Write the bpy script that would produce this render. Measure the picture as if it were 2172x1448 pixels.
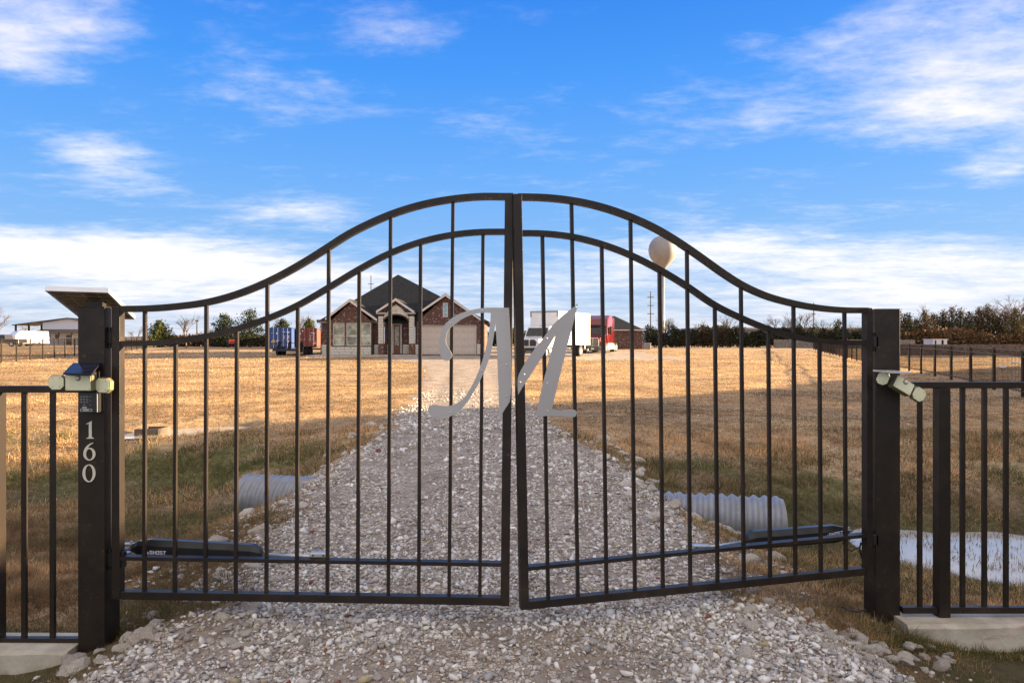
import bpy, bmesh, math, random
import numpy as np
from mathutils import Vector, Matrix, Euler
from mathutils.geometry import tessellate_polygon

R = math.radians
random.seed(7); RNG = np.random.default_rng(7)
scene = bpy.context.scene
for o in list(bpy.data.objects): bpy.data.objects.remove(o)
COL = scene.collection

# ------------------------------------------------------------------ camera
CAMZ = 1.6; F = 1448.0; CX = 1086.0; CY = 724.0
cam = bpy.data.cameras.new('camera'); cam.sensor_width = 36; cam.lens = 24.0
cam.clip_start = 0.05; cam.clip_end = 3000
camo = bpy.data.objects.new('camera', cam); COL.objects.link(camo)
camo.location = (0, 0, CAMZ); camo.rotation_euler = (R(90), 0, 0)
scene.camera = camo

# ------------------------------------------------------------------ light
SUN_EL = R(11.0); SUN_AZ = R(14.0)          # azimuth measured from +x towards +y
sdir = Vector((math.cos(SUN_AZ)*math.cos(SUN_EL), math.sin(SUN_AZ)*math.cos(SUN_EL), math.sin(SUN_EL)))
sl = bpy.data.lights.new('sun', 'SUN'); sl.energy = 5.0; sl.angle = R(0.5); sl.color = (1.0, 0.73, 0.42)
so = bpy.data.objects.new('sun', sl); COL.objects.link(so)
so.rotation_euler = sdir.to_track_quat('Z', 'Y').to_euler()
scene.view_settings.view_transform = 'Standard'
scene.view_settings.look = 'None'
scene.view_settings.gamma = 1.0
scene.view_settings.use_curve_mapping = False
EXPO = 2.3
scene.view_settings.exposure = EXPO

# ------------------------------------------------------------------ node helpers
class NT:
    def __init__(s, tree): s.t = tree; s.n = tree.nodes; s.l = tree.links
    def node(s, typ, **kw):
        n = s.n.new(typ)
        for k, v in kw.items():
            if k == 'inp':
                for a, b in v.items(): s.set(n, a, b)
            else: setattr(n, k, v)
        return n
    def set(s, n, sock, v):
        i = n.inputs[sock]
        if isinstance(v, bpy.types.NodeSocket): s.l.new(v, i)
        elif isinstance(v, bpy.types.Node): s.l.new(v.outputs[0], i)
        else: i.default_value = v
    def math(s, op, a, b=None, c=None, clamp=False):
        n = s.n.new('ShaderNodeMath'); n.operation = op; n.use_clamp = clamp
        s.set(n, 0, a)
        if b is not None: s.set(n, 1, b)
        if c is not None: s.set(n, 2, c)
        return n.outputs[0]
    def mix(s, f, a, b, mode='MIX'):
        n = s.n.new('ShaderNodeMix'); n.data_type = 'RGBA'; n.blend_type = mode
        s.set(n, 0, f); s.set(n, 6, a); s.set(n, 7, b)
        return n.outputs[2]
    def noise(s, vec, scale, detail=4, rough=.55, dim='3D', dist=0.0):
        n = s.n.new('ShaderNodeTexNoise'); n.noise_dimensions = dim
        if vec is not None: s.l.new(vec, n.inputs['Vector'])
        n.inputs['Scale'].default_value = scale; n.inputs['Detail'].default_value = detail
        n.inputs['Roughness'].default_value = rough; n.inputs['Distortion'].default_value = dist
        return n.outputs[0]
    def ramp(s, f, pts, interp='LINEAR'):
        n = s.n.new('ShaderNodeValToRGB'); s.set(n, 0, f); cr = n.color_ramp; cr.interpolation = interp
        while len(cr.elements) > 1: cr.elements.remove(cr.elements[-1])
        for i, (p, c) in enumerate(pts):
            e = cr.elements[0] if i == 0 else cr.elements.new(p)
            e.position = p; e.color = (*c, 1) if len(c) == 3 else c
        return n.outputs[0]
    def smooth(s, v, lo, hi):
        n = s.n.new('ShaderNodeMapRange'); n.interpolation_type = 'SMOOTHSTEP'
        s.set(n, 0, v); n.inputs[1].default_value = lo; n.inputs[2].default_value = hi
        return n.outputs[0]

# ------------------------------------------------------------------ world: clear evening sky with thin cloud, plus unseen cloud added as fill
world = bpy.data.worlds.new('World'); scene.world = world; world.use_nodes = True
W = NT(world.node_tree); W.n.clear()
tc = W.node('ShaderNodeTexCoord')
vn_ = W.node('ShaderNodeVectorMath', operation='NORMALIZE'); W.l.new(tc.outputs['Generated'], vn_.inputs[0])
DIR = vn_.outputs[0]
sep = W.node('ShaderNodeSeparateXYZ'); W.l.new(DIR, sep.inputs[0])
dx, dy, dz = sep.outputs
grad = W.ramp(W.math('MAXIMUM', dz, 0.0), [(0.0, (.56, .70, .88)), (.05, (.44, .65, .95)), (.13, (.27, .56, 1.02)),
      (.24, (.15, .46, 1.06)), (.36, (.065, .36, 1.06)), (.46, (.032, .27, .98)), (1.0, (.03, .18, .70))])
sky = W.node('ShaderNodeTexSky', sky_type='NISHITA'); sky.sun_disc = False
sky.sun_elevation = SUN_EL; sky.sun_rotation = R(90) - SUN_AZ
nsky = W.mix(1.0, sky.outputs[0], (.12, .12, .12, 1), 'MULTIPLY')
base = W.mix(0.12, grad, nsky)
# cloud plane coordinates
zz = W.math('ADD', W.math('MAXIMUM', dz, 0.0), 0.10)
comb = W.node('ShaderNodeCombineXYZ')
W.l.new(W.math('DIVIDE', dx, zz), comb.inputs[0]); W.l.new(W.math('DIVIDE', dy, zz), comb.inputs[1])
mp = W.node('ShaderNodeMapping'); W.l.new(comb.outputs[0], mp.inputs[0])
mp.inputs['Rotation'].default_value = (0, 0, R(12)); mp.inputs['Scale'].default_value = (1.0, 1.5, 1.0)
mp.inputs['Location'].default_value = (3.1, 1.7, 0)
n1 = W.noise(mp.outputs[0], 0.9, 9, .60, dist=.25)
n2 = W.noise(mp.outputs[0], 3.2, 8, .62, dist=.2)
n3 = W.noise(mp.outputs[0], 11.0, 6, .65, dist=.4)
nn = W.math('ADD', W.math('ADD', W.math('MULTIPLY', n1, .50), W.math('MULTIPLY', n2, .34)), W.math('MULTIPLY', n3, .16))
def pdir(px, py):
    v = Vector(((px-CX)/F, 1, (CY-py)/F)); return v.normalized()
def blob(px, py, wx, wy, amp):
    """soft lobe of cloud round one direction of the sky, wx by wy radians"""
    d = pdir(px, py)
    sx = 1/wx; sz = 1/wy
    sc = W.node('ShaderNodeVectorMath', operation='MULTIPLY'); W.l.new(DIR, sc.inputs[0]); sc.inputs[1].default_value = (sx, sx, sz)
    di = W.node('ShaderNodeVectorMath', operation='DISTANCE'); W.l.new(sc.outputs[0], di.inputs[0]); di.inputs[1].default_value = (d.x*sx, d.y*sx, d.z*sz)
    m = W.node('ShaderNodeMapRange'); m.interpolation_type = 'SMOOTHSTEP'
    W.l.new(di.outputs['Value'], m.inputs[0]); m.inputs[1].default_value = 1.0; m.inputs[2].default_value = 0.0
    m.inputs[3].default_value = 0; m.inputs[4].default_value = amp
    return m.outputs[0]
BL = [(60, 50, .17, .08, .15), (20, 130, .08, .05, .16), (850, 45, .13, .06, .17), (2060, 90, .26, .13, .13), (2110, 240, .20, .09, .14), (1800, 60, .12, .06, .1),
      (250, 370, .13, .06, .15), (200, 320, .10, .03, .10), (170, 530, .38, .055, .26), (500, 600, .40, .06, .16), (650, 450, .14, .04, .12), (630, 215, .12, .05, .07),
      (1560, 520, .24, .05, .17), (1950, 590, .34, .07, .18), (1250, 560, .30, .05, .10), (1700, 380, .10, .03, .10), (2150, 350, .08, .03, .14), (1610, 240, .07, .08, .06),
      (1080, 25, .10, .03, .10), (1600, 110, .06, .03, .10)]
tot = nn
for b in BL: tot = W.math('ADD', tot, blob(*b))
hz_ = W.math('MULTIPLY', W.smooth(dz, .20, .0), .185)
tot = W.math('ADD', tot, hz_)
tot = W.math('ADD', tot, W.math('MULTIPLY', W.smooth(dz, .47, .80), .25))  # heavier cloud overhead, out of view, added to fill the shade
tot = W.math('ADD', tot, W.math('MULTIPLY', W.smooth(dy, .10, -.45), .25))  # heavier cloud behind the camera, likewise added as fill
dens = W.smooth(tot, .50, .92)
ccol = W.ramp(W.math('MAXIMUM', dz, 0.0), [(0.0, (.74, .76, .86)), (.06, (.84, .86, .94)), (.16, (1.0, .98, .96)), (.5, (1.0, .94, .86))])
ccol = W.mix(1.0, ccol, (1.36, 1.28, 1.20, 1), 'MULTIPLY')
skyc = W.mix(W.math('MULTIPLY', dens, .94), base, ccol)
# below the horizon: dull ground tone
skyc = W.mix(W.smooth(dz, -.002, -.03), skyc, (.20, .16, .11, 1))
bg = W.node('ShaderNodeBackground'); W.l.new(skyc, bg.inputs[0]); bg.inputs[1].default_value = 1.0/(2**EXPO)
wo = W.node('ShaderNodeOutputWorld'); W.l.new(bg.outputs[0], wo.inputs[0])

# ------------------------------------------------------------------ materials
MATS = {}
def mat(name, col, rough=.6, metal=0.0, var=.12, vscale=6.0, bump=0.0, bscale=40.0, col2=None, spec=.5, coat=0.0, trans=0.0):
    if name in MATS: return MATS[name]
    m = bpy.data.materials.new(name); m.use_nodes = True; T = NT(m.node_tree)
    p = T.n['Principled BSDF']
    t = T.node('ShaderNodeTexCoord')
    n = T.noise(t.outputs['Object'], vscale, 5, .6)
    c2 = col2 if col2 else tuple(min(1, c*(1-var*2)) for c in col)
    c1 = tuple(min(1, c*(1+var)) for c in col)
    T.l.new(T.mix(T.smooth(n, .35, .68), (*c1, 1), (*c2, 1)), p.inputs['Base Color'])
    p.inputs['Roughness'].default_value = rough; p.inputs['Metallic'].default_value = metal
    p.inputs['Specular IOR Level'].default_value = spec
    if coat: p.inputs['Coat Weight'].default_value = coat; p.inputs['Coat Roughness'].default_value = .08
    if trans: p.inputs['Transmission Weight'].default_value = trans
    if rough > .15:
        rn = T.math('ADD', T.math('MULTIPLY', T.math('SUBTRACT', n, .5), .25), rough, clamp=True)
        T.l.new(rn, p.inputs['Roughness'])
    if bump:
        b = T.node('ShaderNodeBump'); b.inputs['Strength'].default_value = bump; b.inputs['Distance'].default_value = .01
        T.l.new(T.noise(t.outputs['Object'], bscale, 4, .6), b.inputs['Height']); T.l.new(b.outputs[0], p.inputs['Normal'])
    MATS[name] = m; return m

def attr_mat(name, rough=.85, trans=0.0, nscale=60.0, nvar=.35, bump=.3):
    """colour comes from the mesh's own per-piece colour, with fine grain on top"""
    m = bpy.data.materials.new(name); m.use_nodes = True; T = NT(m.node_tree)
    p = T.n['Principled BSDF']; a = T.node('ShaderNodeAttribute', attribute_name='tint')
    t = T.node('ShaderNodeTexCoord'); n = T.noise(t.outputs['Object'], nscale, 3, .6)
    v = T.math('ADD', T.math('MULTIPLY', T.math('SUBTRACT', n, .5), nvar*2), 1.0)
    sc = T.node('ShaderNodeVectorMath', operation='SCALE'); T.l.new(a.outputs['Color'], sc.inputs[0]); T.l.new(v, sc.inputs['Scale'])
    T.l.new(sc.outputs[0], p.inputs['Base Color']); p.inputs['Roughness'].default_value = rough
    p.inputs['Specular IOR Level'].default_value = .25
    if bump:
        b = T.node('ShaderNodeBump'); b.inputs['Strength'].default_value = bump; b.inputs['Distance'].default_value = .004
        T.l.new(n, b.inputs['Height']); T.l.new(b.outputs[0], p.inputs['Normal'])
    if trans:
        tr = T.node('ShaderNodeBsdfTranslucent'); T.l.new(sc.outputs[0], tr.inputs[0])
        mx = T.node('ShaderNodeMixShader'); mx.inputs[0].default_value = trans
        T.l.new(p.outputs[0], mx.inputs[1]); T.l.new(tr.outputs[0], mx.inputs[2])
        T.l.new(mx.outputs[0], T.n['Material Output'].inputs[0])
    MATS[name] = m; return m

M_paint = mat('bronze_powder_coat', (.019, .0125, .0085), .42, var=.18, vscale=9, bump=.12, bscale=300, spec=.4)
def weather(m, dust, rust):
    T = NT(m.node_tree); p = T.n['Principled BSDF']; src = p.inputs['Base Color'].links[0].from_socket
    g = T.node('ShaderNodeNewGeometry'); n1_ = T.noise(g.outputs['Position'], 3.1, 7, .7); n2_ = T.noise(g.outputs['Position'], 38, 4, .7)
    c = T.mix(T.math('MULTIPLY', T.smooth(n1_, .45, .75), .35), src, (*dust, 1))
    c = T.mix(T.math('MULTIPLY', T.smooth(T.math('ADD', T.math('MULTIPLY', n2_, .7), T.math('MULTIPLY', n1_, .3)), .60, .66), .8), c, (*rust, 1))
    T.l.new(c, p.inputs['Base Color'])
weather(M_paint, (.075, .055, .038), (.13, .055, .022))
M_black = mat('black_metal', (.014, .013, .013), .4, bump=.05)
M_blackp = mat('black_plastic', (.020, .020, .022), .32, var=.1)
M_keyface = mat('keypad_face', (.028, .028, .030), .45)
M_alu = mat('brushed_aluminium', (.50, .49, .49), .46, metal=.4, var=.02, vscale=2, bump=.05, bscale=400)
M_rivet = mat('rivet_steel', (.75, .75, .75), .3, metal=.6)
M_chrome = mat('zinc_steel', (.60, .60, .58), .42, metal=.8, var=.05)
M_cream = mat('cream_plastic', (.80, .81, .56), .35, var=.03)
M_olive = mat('olive_plastic', (.17, .155, .075), .4, var=.08)
M_lens = mat('lens_white', (.80, .78, .72), .25, var=.02)
M_digit = mat('pearl_digit', (.72, .66, .56), .35, var=.05)
M_cell = mat('solar_cell_back', (.17, .125, .085), .35, var=.1, vscale=12)
M_cellgrid = mat('solar_grid_line', (.70, .55, .38), .5)
M_cellblue = mat('solar_cell_dark', (.010, .012, .03), .15, var=.1)
M_frame = mat('anodised_frame', (.62, .66, .72), .3, metal=.7, var=.03)
M_label = mat('white_print', (.80, .80, .80), .5, var=.02)
M_button = mat('grey_button', (.16, .16, .17), .5)
M_galv = mat('galvanised_steel', (.29, .30, .325), .45, metal=.3, var=.07, vscale=5, bump=.08, bscale=90)
M_conc = mat('concrete', (.42, .39, .33), .85, var=.14, vscale=7, bump=.6, bscale=60)
M_slab = mat('pale_concrete', (.50, .44, .38), .85, var=.08, vscale=3)
M_rubber = mat('rubber', (.022, .022, .024), .8)
M_white = mat('white_gloss_paint', (.78, .79, .80), .25, var=.03, vscale=2, coat=.3)
M_whitem = mat('white_trim', (.66, .61, .56), .6, var=.05, vscale=3)
M_red = mat('red_truck_paint', (.17, .006, .010), .22, var=.08, vscale=2, coat=.6)
M_glass = mat('dark_glass', (.022, .028, .030), .06, var=.2, vscale=3)
M_blue = mat('blue_container_paint', (.020, .065, .25), .45, var=.15, vscale=3)
M_rust = mat('red_container_paint', (.15, .034, .022), .55, var=.18, vscale=3)
M_roof = mat('dark_shingles', (.0085, .010, .012), .9, var=.35, vscale=4, bump=.5, bscale=20)
M_browntrim = mat('dark_gutter', (.035, .025, .02), .5)
M_sheet = mat('white_sheet_metal', (.60, .62, .70), .5, var=.04)
M_beige = mat('garage_door_paint', (.58, .50, .43), .55, var=.04, vscale=2)
M_wood = mat('door_wood', (.17, .058, .022), .4, var=.2, vscale=10)
M_fence = mat('weathered_boards', (.16, .115, .095), .8, var=.25, vscale=5)
M_fencegray = mat('grey_boards', (.22, .195, .18), .8, var=.2, vscale=5)
M_bark = mat('bark', (.15, .115, .085), .9, var=.3, vscale=5)
M_barkdark = mat('bark_dark', (.09, .06, .045), .9, var=.3, vscale=5)
M_tower = mat('tower_paint', (.30, .295, .295), .5, var=.08, vscale=.12)
M_pole = mat('weathered_pole', (.10, .085, .075), .8)
M_stone = mat('limestone_block', (.62, .58, .50), .8, var=.12, vscale=3, bump=.6, bscale=14)
M_rock = mat('limestone_rock', (.70, .64, .55), .85, var=.12, vscale=11, bump=.9, bscale=35, col2=(.46, .38, .30))
M_rock2 = mat('dusty_rock', (.56, .49, .41), .9, var=.12, vscale=11, bump=.9, bscale=35, col2=(.36, .28, .22))
M_cable = mat('cable_black', (.012, .012, .012), .5)
M_paleblue = mat('pale_blue_wall', (.55, .60, .72), .6, var=.03)
M_warehouse = mat('grey_sheet_wall', (.20, .20, .22), .7, var=.1, vscale=.05)
M_amber = mat('amber_lens', (.55, .16, .02), .3)
M_lawnred = mat('rusty_red_paint', (.45, .05, .03), .4)

def brick_mat(name, c1, c2, mort, scale):
    m = bpy.data.materials.new(name); m.use_nodes = True; T = NT(m.node_tree); p = T.n['Principled BSDF']
    t = T.node('ShaderNodeTexCoord')
    s = T.node('ShaderNodeSeparateXYZ'); T.l.new(t.outputs['Object'], s.inputs[0])
    c = T.node('ShaderNodeCombineXYZ'); T.l.new(T.math('ADD', s.outputs[0], s.outputs[1]), c.inputs[0]); T.l.new(s.outputs[2], c.inputs[1])
    b = T.node('ShaderNodeTexBrick'); T.l.new(c.outputs[0], b.inputs[0])
    b.inputs['Color1'].default_value = (*c1, 1); b.inputs['Color2'].default_value = (*c2, 1); b.inputs['Mortar'].default_value = (*mort, 1)
    b.inputs['Scale'].default_value = scale; b.inputs['Mortar Size'].default_value = .018; b.inputs['Bias'].default_value = -.1
    b.inputs['Brick Width'].default_value = .5; b.inputs['Row Height'].default_value = .19
    n = T.noise(t.outputs['Object'], 1.3, 4)
    wn = T.noise(c.outputs[0], 5.2, 1, .4)
    sp_ = T.mix(T.smooth(wn, .60, .68), b.outputs[0], (.42, .32, .27, 1))
    T.l.new(T.mix(.25, sp_, T.mix(n, (*c2, 1), (*c1, 1))), p.inputs['Base Color'])
    p.inputs['Roughness'].default_value = .85
    bu = T.node('ShaderNodeBump'); bu.inputs['Strength'].default_value = .6; bu.inputs['Distance'].default_value = .01
    bu.invert = True; T.l.new(b.outputs['Fac'], bu.inputs['Height']); T.l.new(bu.outputs[0], p.inputs['Normal'])
    MATS[name] = m; return m
M_brick = brick_mat('red_brown_brick', (.135, .048, .034), (.045, .020, .018), (.26, .20, .17), 2.0)
M_brick2 = brick_mat('brown_brick', (.12, .052, .040), (.07, .033, .03), (.20, .16, .14), 2.2)

# ------------------------------------------------------------------ mesh helpers
ORG = {}                      # world origin of every object built in world coordinates
def thing(name, label, cat, loc=(0, 0, 0), rotz=0.0, group=None, kind=None):
    o = bpy.data.objects.new(name, None); COL.objects.link(o); o.empty_display_size = .2
    o.location = loc; o.rotation_euler = (0, 0, rotz)
    if label: o['label'] = label
    if cat: o['category'] = cat
    if group: o['group'] = group
    if kind: o['kind'] = kind
    ORG[o.name] = Vector(loc); return o
def tag(o, label=None, cat=None, group=None, kind=None):
    for k, v in (('label', label), ('category', cat), ('group', group), ('kind', kind)):
        if v: o[k] = v
    return o

class MB:
    def __init__(s): s.v = []; s.f = []
    def add(s, vs, fs):
        n = len(s.v); s.v += [tuple(v) for v in vs]; s.f += [tuple(i+n for i in f) for f in fs]; return s
    def box(s, a, b, rot=None, piv=None):
        x0, y0, z0 = a; x1, y1, z1 = b
        vs = [Vector(p) for p in ((x0,y0,z0),(x1,y0,z0),(x1,y1,z0),(x0,y1,z0),(x0,y0,z1),(x1,y0,z1),(x1,y1,z1),(x0,y1,z1))]
        if rot is not None:
            piv = Vector(piv) if piv is not None else (Vector(a)+Vector(b))/2
            vs = [rot @ (v-piv) + piv for v in vs]
        return s.add(vs, [(0,3,2,1),(4,5,6,7),(0,1,5,4),(1,2,6,5),(2,3,7,6),(3,0,4,7)])
    def cbox(s, a, b, c=.01):
        """box with chamfered edges"""
        bm = bmesh.new(); bmesh.ops.create_cube(bm, size=1)
        sx, sy, sz = (b[0]-a[0]), (b[1]-a[1]), (b[2]-a[2]); ce = [(a[i]+b[i])/2 for i in range(3)]
        for v in bm.verts: v.co = Vector((v.co.x*sx+ce[0], v.co.y*sy+ce[1], v.co.z*sz+ce[2]))
        bmesh.ops.bevel(bm, geom=bm.edges[:], offset=c, segments=1, affect='EDGES')
        bm.verts.index_update()
        s.add([v.co for v in bm.verts], [[v.index for v in f.verts] for f in bm.faces]); bm.free(); return s
    def hull(s, pts):
        bm = bmesh.new(); [bm.verts.new(p) for p in pts]
        r = bmesh.ops.convex_hull(bm, input=bm.verts[:])
        junk = [e for e in r['geom_interior'] if isinstance(e, bmesh.types.BMVert)]
        bmesh.ops.delete(bm, geom=junk, context='VERTS'); bm.verts.index_update()
        s.add([v.co for v in bm.verts], [[v.index for v in f.verts] for f in bm.faces]); bm.free(); return s
    def tube(s, pts, r, n=8, cap=True):
        pts = [Vector(p) for p in pts]; rs = r if isinstance(r, (list, tuple)) else [r]*len(pts)
        vs = []; fs = []
        for i, p in enumerate(pts):
            d = (pts[min(i+1, len(pts)-1)] - pts[max(i-1, 0)]).normalized()
            up = Vector((0, 0, 1)) if abs(d.z) < .9 else Vector((1, 0, 0))
            a = d.cross(up).normalized(); b = a.cross(d)
            for k in range(n):
                t = 2*math.pi*k/n; vs.append(p + (a*math.cos(t)+b*math.sin(t))*rs[i])
        for i in range(len(pts)-1):
            for k in range(n): fs.append((i*n+k, i*n+(k+1)%n, (i+1)*n+(k+1)%n, (i+1)*n+k))
        if cap: fs.append(tuple(range(n-1, -1, -1))); fs.append(tuple((len(pts)-1)*n+k for k in range(n)))
        return s.add(vs, fs)
    def prism(s, outline, off):
        """closed 3-D outline (planar, may be concave) extruded by vector off"""
        o = [Vector(p) for p in outline]; off = Vector(off); n = len(o)
        tris = tessellate_polygon([o])
        fs = [tuple(t) for t in tris] + [tuple(n+i for i in reversed(t)) for t in tris]
        fs += [(i, (i+1) % n, n+(i+1) % n, n+i) for i in range(n)]
        return s.add(o+[p+off for p in o], fs)
    def strip(s, A, B, off, closed=False):
        """band between two point rows, extruded by off"""
        n = len(A); off = Vector(off); vs = [Vector(p) for p in A]+[Vector(p) for p in B]
        vs += [v+off for v in vs]; fs = []
        rng = range(n) if closed else range(n-1)
        for i in rng:
            j = (i+1) % n
            fs += [(i, j, n+j, n+i), (2*n+i, 3*n+i, 3*n+j, 2*n+j), (i, 2*n+i, 2*n+j, j), (n+i, n+j, 3*n+j, 3*n+i)]
        if not closed: fs += [(0, n, 3*n, 2*n), (n-1, 3*n-1, 4*n-1, 2*n-1)]
        return s.add(vs, fs)
    def build(s, name, m, parent=None, world=False, smooth=False, bevel=0.0):
        me = bpy.data.meshes.new(name)
        org = ORG.get(parent.name, Vector((0, 0, 0))) if (parent and world) else Vector((0, 0, 0))
        me.from_pydata([Vector(v)-org for v in s.v], [], s.f)
        bm = bmesh.new(); bm.from_mesh(me); bmesh.ops.recalc_face_normals(bm, faces=bm.faces); bm.to_mesh(me); bm.free()
        if smooth: me.polygons.foreach_set('use_smooth', [True]*len(me.polygons))
        me.materials.append(m)
        o = bpy.data.objects.new(name, me); COL.objects.link(o)
        if parent: o.parent = parent
        ORG[o.name] = org
        if bevel:
            b = o.modifiers.new('bevel', 'BEVEL'); b.width = bevel; b.segments = 2; b.limit_method = 'ANGLE'
        return o

def np_mesh(name, verts, faces, m, parent=None, tint=None, smooth=False):
    me = bpy.data.meshes.new(name); nv = len(verts); nf, k = faces.shape
    me.vertices.add(nv); me.vertices.foreach_set('co', np.ascontiguousarray(verts, dtype=np.float32).ravel())
    me.loops.add(nf*k); me.loops.foreach_set('vertex_index', faces.astype(np.int32).ravel())
    me.polygons.add(nf); me.polygons.foreach_set('loop_start', np.arange(0, nf*k, k, dtype=np.int32))
    me.polygons.foreach_set('loop_total', np.full(nf, k, dtype=np.int32))
    if smooth: me.polygons.foreach_set('use_smooth', np.ones(nf, dtype=bool))
    if tint is not None:
        a = me.attributes.new('tint', 'FLOAT_COLOR', 'POINT')
        c = np.ones((nv, 4), dtype=np.float32); c[:, :3] = tint; a.data.foreach_set('color', c.ravel())
    me.update(); me.materials.append(m)
    o = bpy.data.objects.new(name, me); COL.objects.link(o)
    if parent: o.parent = parent
    return o

def vnoise(x, y, s, seed=0):
    x = np.asarray(x, float)/s; y = np.asarray(y, float)/s
    xi = np.floor(x).astype(np.int64); yi = np.floor(y).astype(np.int64); fx = x-xi; fy = y-yi
    fx = fx*fx*(3-2*fx); fy = fy*fy*(3-2*fy)
    def h(a, b):
        n = (a*374761393 + b*668265263 + seed*1442695041) & 0xffffffff
        n = ((n ^ (n >> 13))*1274126177) & 0xffffffff
        return ((n ^ (n >> 16)) & 0xffff)/65535.0
    return (h(xi, yi)*(1-fx)+h(xi+1, yi)*fx)*(1-fy)+(h(xi, yi+1)*(1-fx)+h(xi+1, yi+1)*fx)*fy
def fbm(x, y, s, seed=0, o=4):
    r = 0; a = 1; t = 0
    for i in range(o): r = r+a*vnoise(x, y, s/2**i, seed+i*17); t += a; a *= .55
    return r/t
def sstep(v, a, b):
    t = np.clip((v-a)/(b-a), 0, 1); return t*t*(3-2*t)

# ------------------------------------------------------------------ the lie of the land
ZY = ([-100, 10, 20, 35, 54, 61, 70, 85, 95, 130, 300, 900], [0, 0, .03, .10, .26, .36, .44, .70, .80, .88, .9, 1.0])
def drive_c(y): return np.interp(y, [2, 4, 6, 8.5, 13, 20, 34, 45, 55], [-.1, -.15, -.25, -.45, -.75, -1.3, -2.1, -3.0, -5.0])
def drive_w(y): return np.interp(y, [2, 4, 6, 10, 13, 20, 34, 45, 55], [2.2, 1.78, 1.80, 1.75, 1.45, 1.5, 2.1, 3.2, 5.0])
def ditch_y(x): return 8.3-.2*np.clip(x, -8, 8)-.25*sstep(np.asarray(x, float), 3.2, 4.2)+(fbm(x, np.asarray(x)*0+3., 1.3, 8)-.5)*1.1*sstep(np.abs(x), 3.6, 4.6)
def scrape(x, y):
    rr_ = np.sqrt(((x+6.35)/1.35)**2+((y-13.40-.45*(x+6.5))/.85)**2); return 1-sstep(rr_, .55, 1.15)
def H(x, y):
    x = np.asarray(x, float); y = np.asarray(y, float)
    zd = np.interp(y, *ZY)
    near = 1-sstep(y, 10.5, 15)
    B = zd - .04*sstep(y, 10, 16) - .22*near
    B = B - .10*sstep(np.abs(x), 3, 7)*(1-sstep(y, 4, 6)) - .07*sstep(np.abs(x), 2.3, 2.9)*(1-sstep(y, 4.2, 5.2))
    u = y-ditch_y(x)
    D = .41+.24*sstep(x, 3.5, 4.6)
    wd = np.where(u > 0, 1.95, 1.7)
    B = B - D*np.exp(-(u/wd)**2)
    B = B + (fbm(x, y, .8, 66, 3)-.42)*.36*np.exp(-(u/1.1)**2)*sstep(x, 3.6, 4.6)
    # little drainage scrape in the left field
    pass
    # low rise under the right hand field
    B = B + .10*np.exp(-(((x-16)/9)**2+((y-34)/12)**2))
    s = np.abs(x-drive_c(y)); w = drive_w(y)
    k = 1-sstep(s, w-.25, w+1.25-.5*(1-sstep(y, 4, 5.5)))
    z = zd*k + B*(1-k)
    z = z + .035*np.exp(-((s-w+.15)/.3)**2)*near          # loose shoulder
    z = z - .02*np.exp(-((s-.95)/.3)**2)*(1-sstep(y, 25, 45))
    a = sstep(s, w-.5, w+.6)
    z = z + (fbm(x, y, 1.6, 3)-.5)*(.03+.07*a) + (fbm(x, y, .35, 9, 3)-.5)*(.012+.05*a)*(1-sstep(y, 16, 30))
    z = z + (fbm(x, y, 14., 5)-.5)*.10*a*sstep(y, 16, 30)*(1-sstep(y, 50, 60))
    m = scrape(x, y); return z*(1-m)-.25*m
def Hs(x, y): return float(H(np.array([x]), np.array([y]))[0])
def gravel_mask(x, y):
    s = np.abs(x-drive_c(y)); w = drive_w(y)
    e = (fbm(x, y, .7, 21)-.5)*.9
    g = 1-sstep(s+e, w-.3, w+.35)
    emb = (1-sstep(s+e*1.2, w+.0, w+.85))*np.exp(-((y-8)/2.6)**2)   # stone tipped down the culvert banks
    yard = sstep(y, 49, 53)*(1-sstep(y, 76, 82))*sstep(x+e, -11, -9.5)*(1-sstep(x+e, 13, 15))
    return np.clip(np.maximum(np.maximum(g, emb), yard), 0, 1)

def axis(a0, a1, fine0, fine1, st, gr):
    r = list(np.arange(fine0, fine1, st)); s = st; v = r[-1]
    while v < a1: s *= gr; v += s; r.append(v)
    s = st; v = r[0]; l = []
    while v > a0: s *= gr; v -= s; l.append(v)
    return np.array(l[::-1]+r)
xs = axis(-900, 900, -8, 8, .10, 1.09); ys = axis(-80, 1400, 2.6, 16, .09, 1.06)
GX, GY = np.meshgrid(xs, ys); GZ = H(GX, GY)
nx, ny = len(xs), len(ys)
V = np.stack([GX.ravel(), GY.ravel(), GZ.ravel()], 1)
idx = np.arange(nx*ny).reshape(ny, nx)
Q = np.stack([idx[:-1, :-1].ravel(), idx[:-1, 1:].ravel(), idx[1:, 1:].ravel(), idx[1:, :-1].ravel()], 1)
gm = bpy.data.materials.new('field_ground'); gm.use_nodes = True; T = NT(gm.node_tree); P = T.n['Principled BSDF']
ga = T.node('ShaderNodeAttribute', attribute_name='gravel'); ge = T.node('ShaderNodeAttribute', attribute_name='green')
gmud_shade = T.node('ShaderNodeAttribute', attribute_name='mud')
geo = T.node('ShaderNodeNewGeometry'); pos = geo.outputs['Position']
na = T.noise(pos, 1.1, 6, .65); nb = T.noise(pos, 9, 5, .65); nc = T.noise(pos, 60, 3, .6)
nd_ = T.noise(pos, .45, 7, .7)
dry = T.ramp(T.math('ADD', T.math('MULTIPLY', nb, .5), T.math('MULTIPLY', nd_, .5)), [(.36, (.15, .10, .052)), (.5, (.38, .26, .145)), (.66, (.66, .475, .27))])
grn = T.ramp(nb, [(.3, (.07, .068, .022)), (.6, (.15, .145, .045)), (.8, (.28, .25, .10))])
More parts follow.
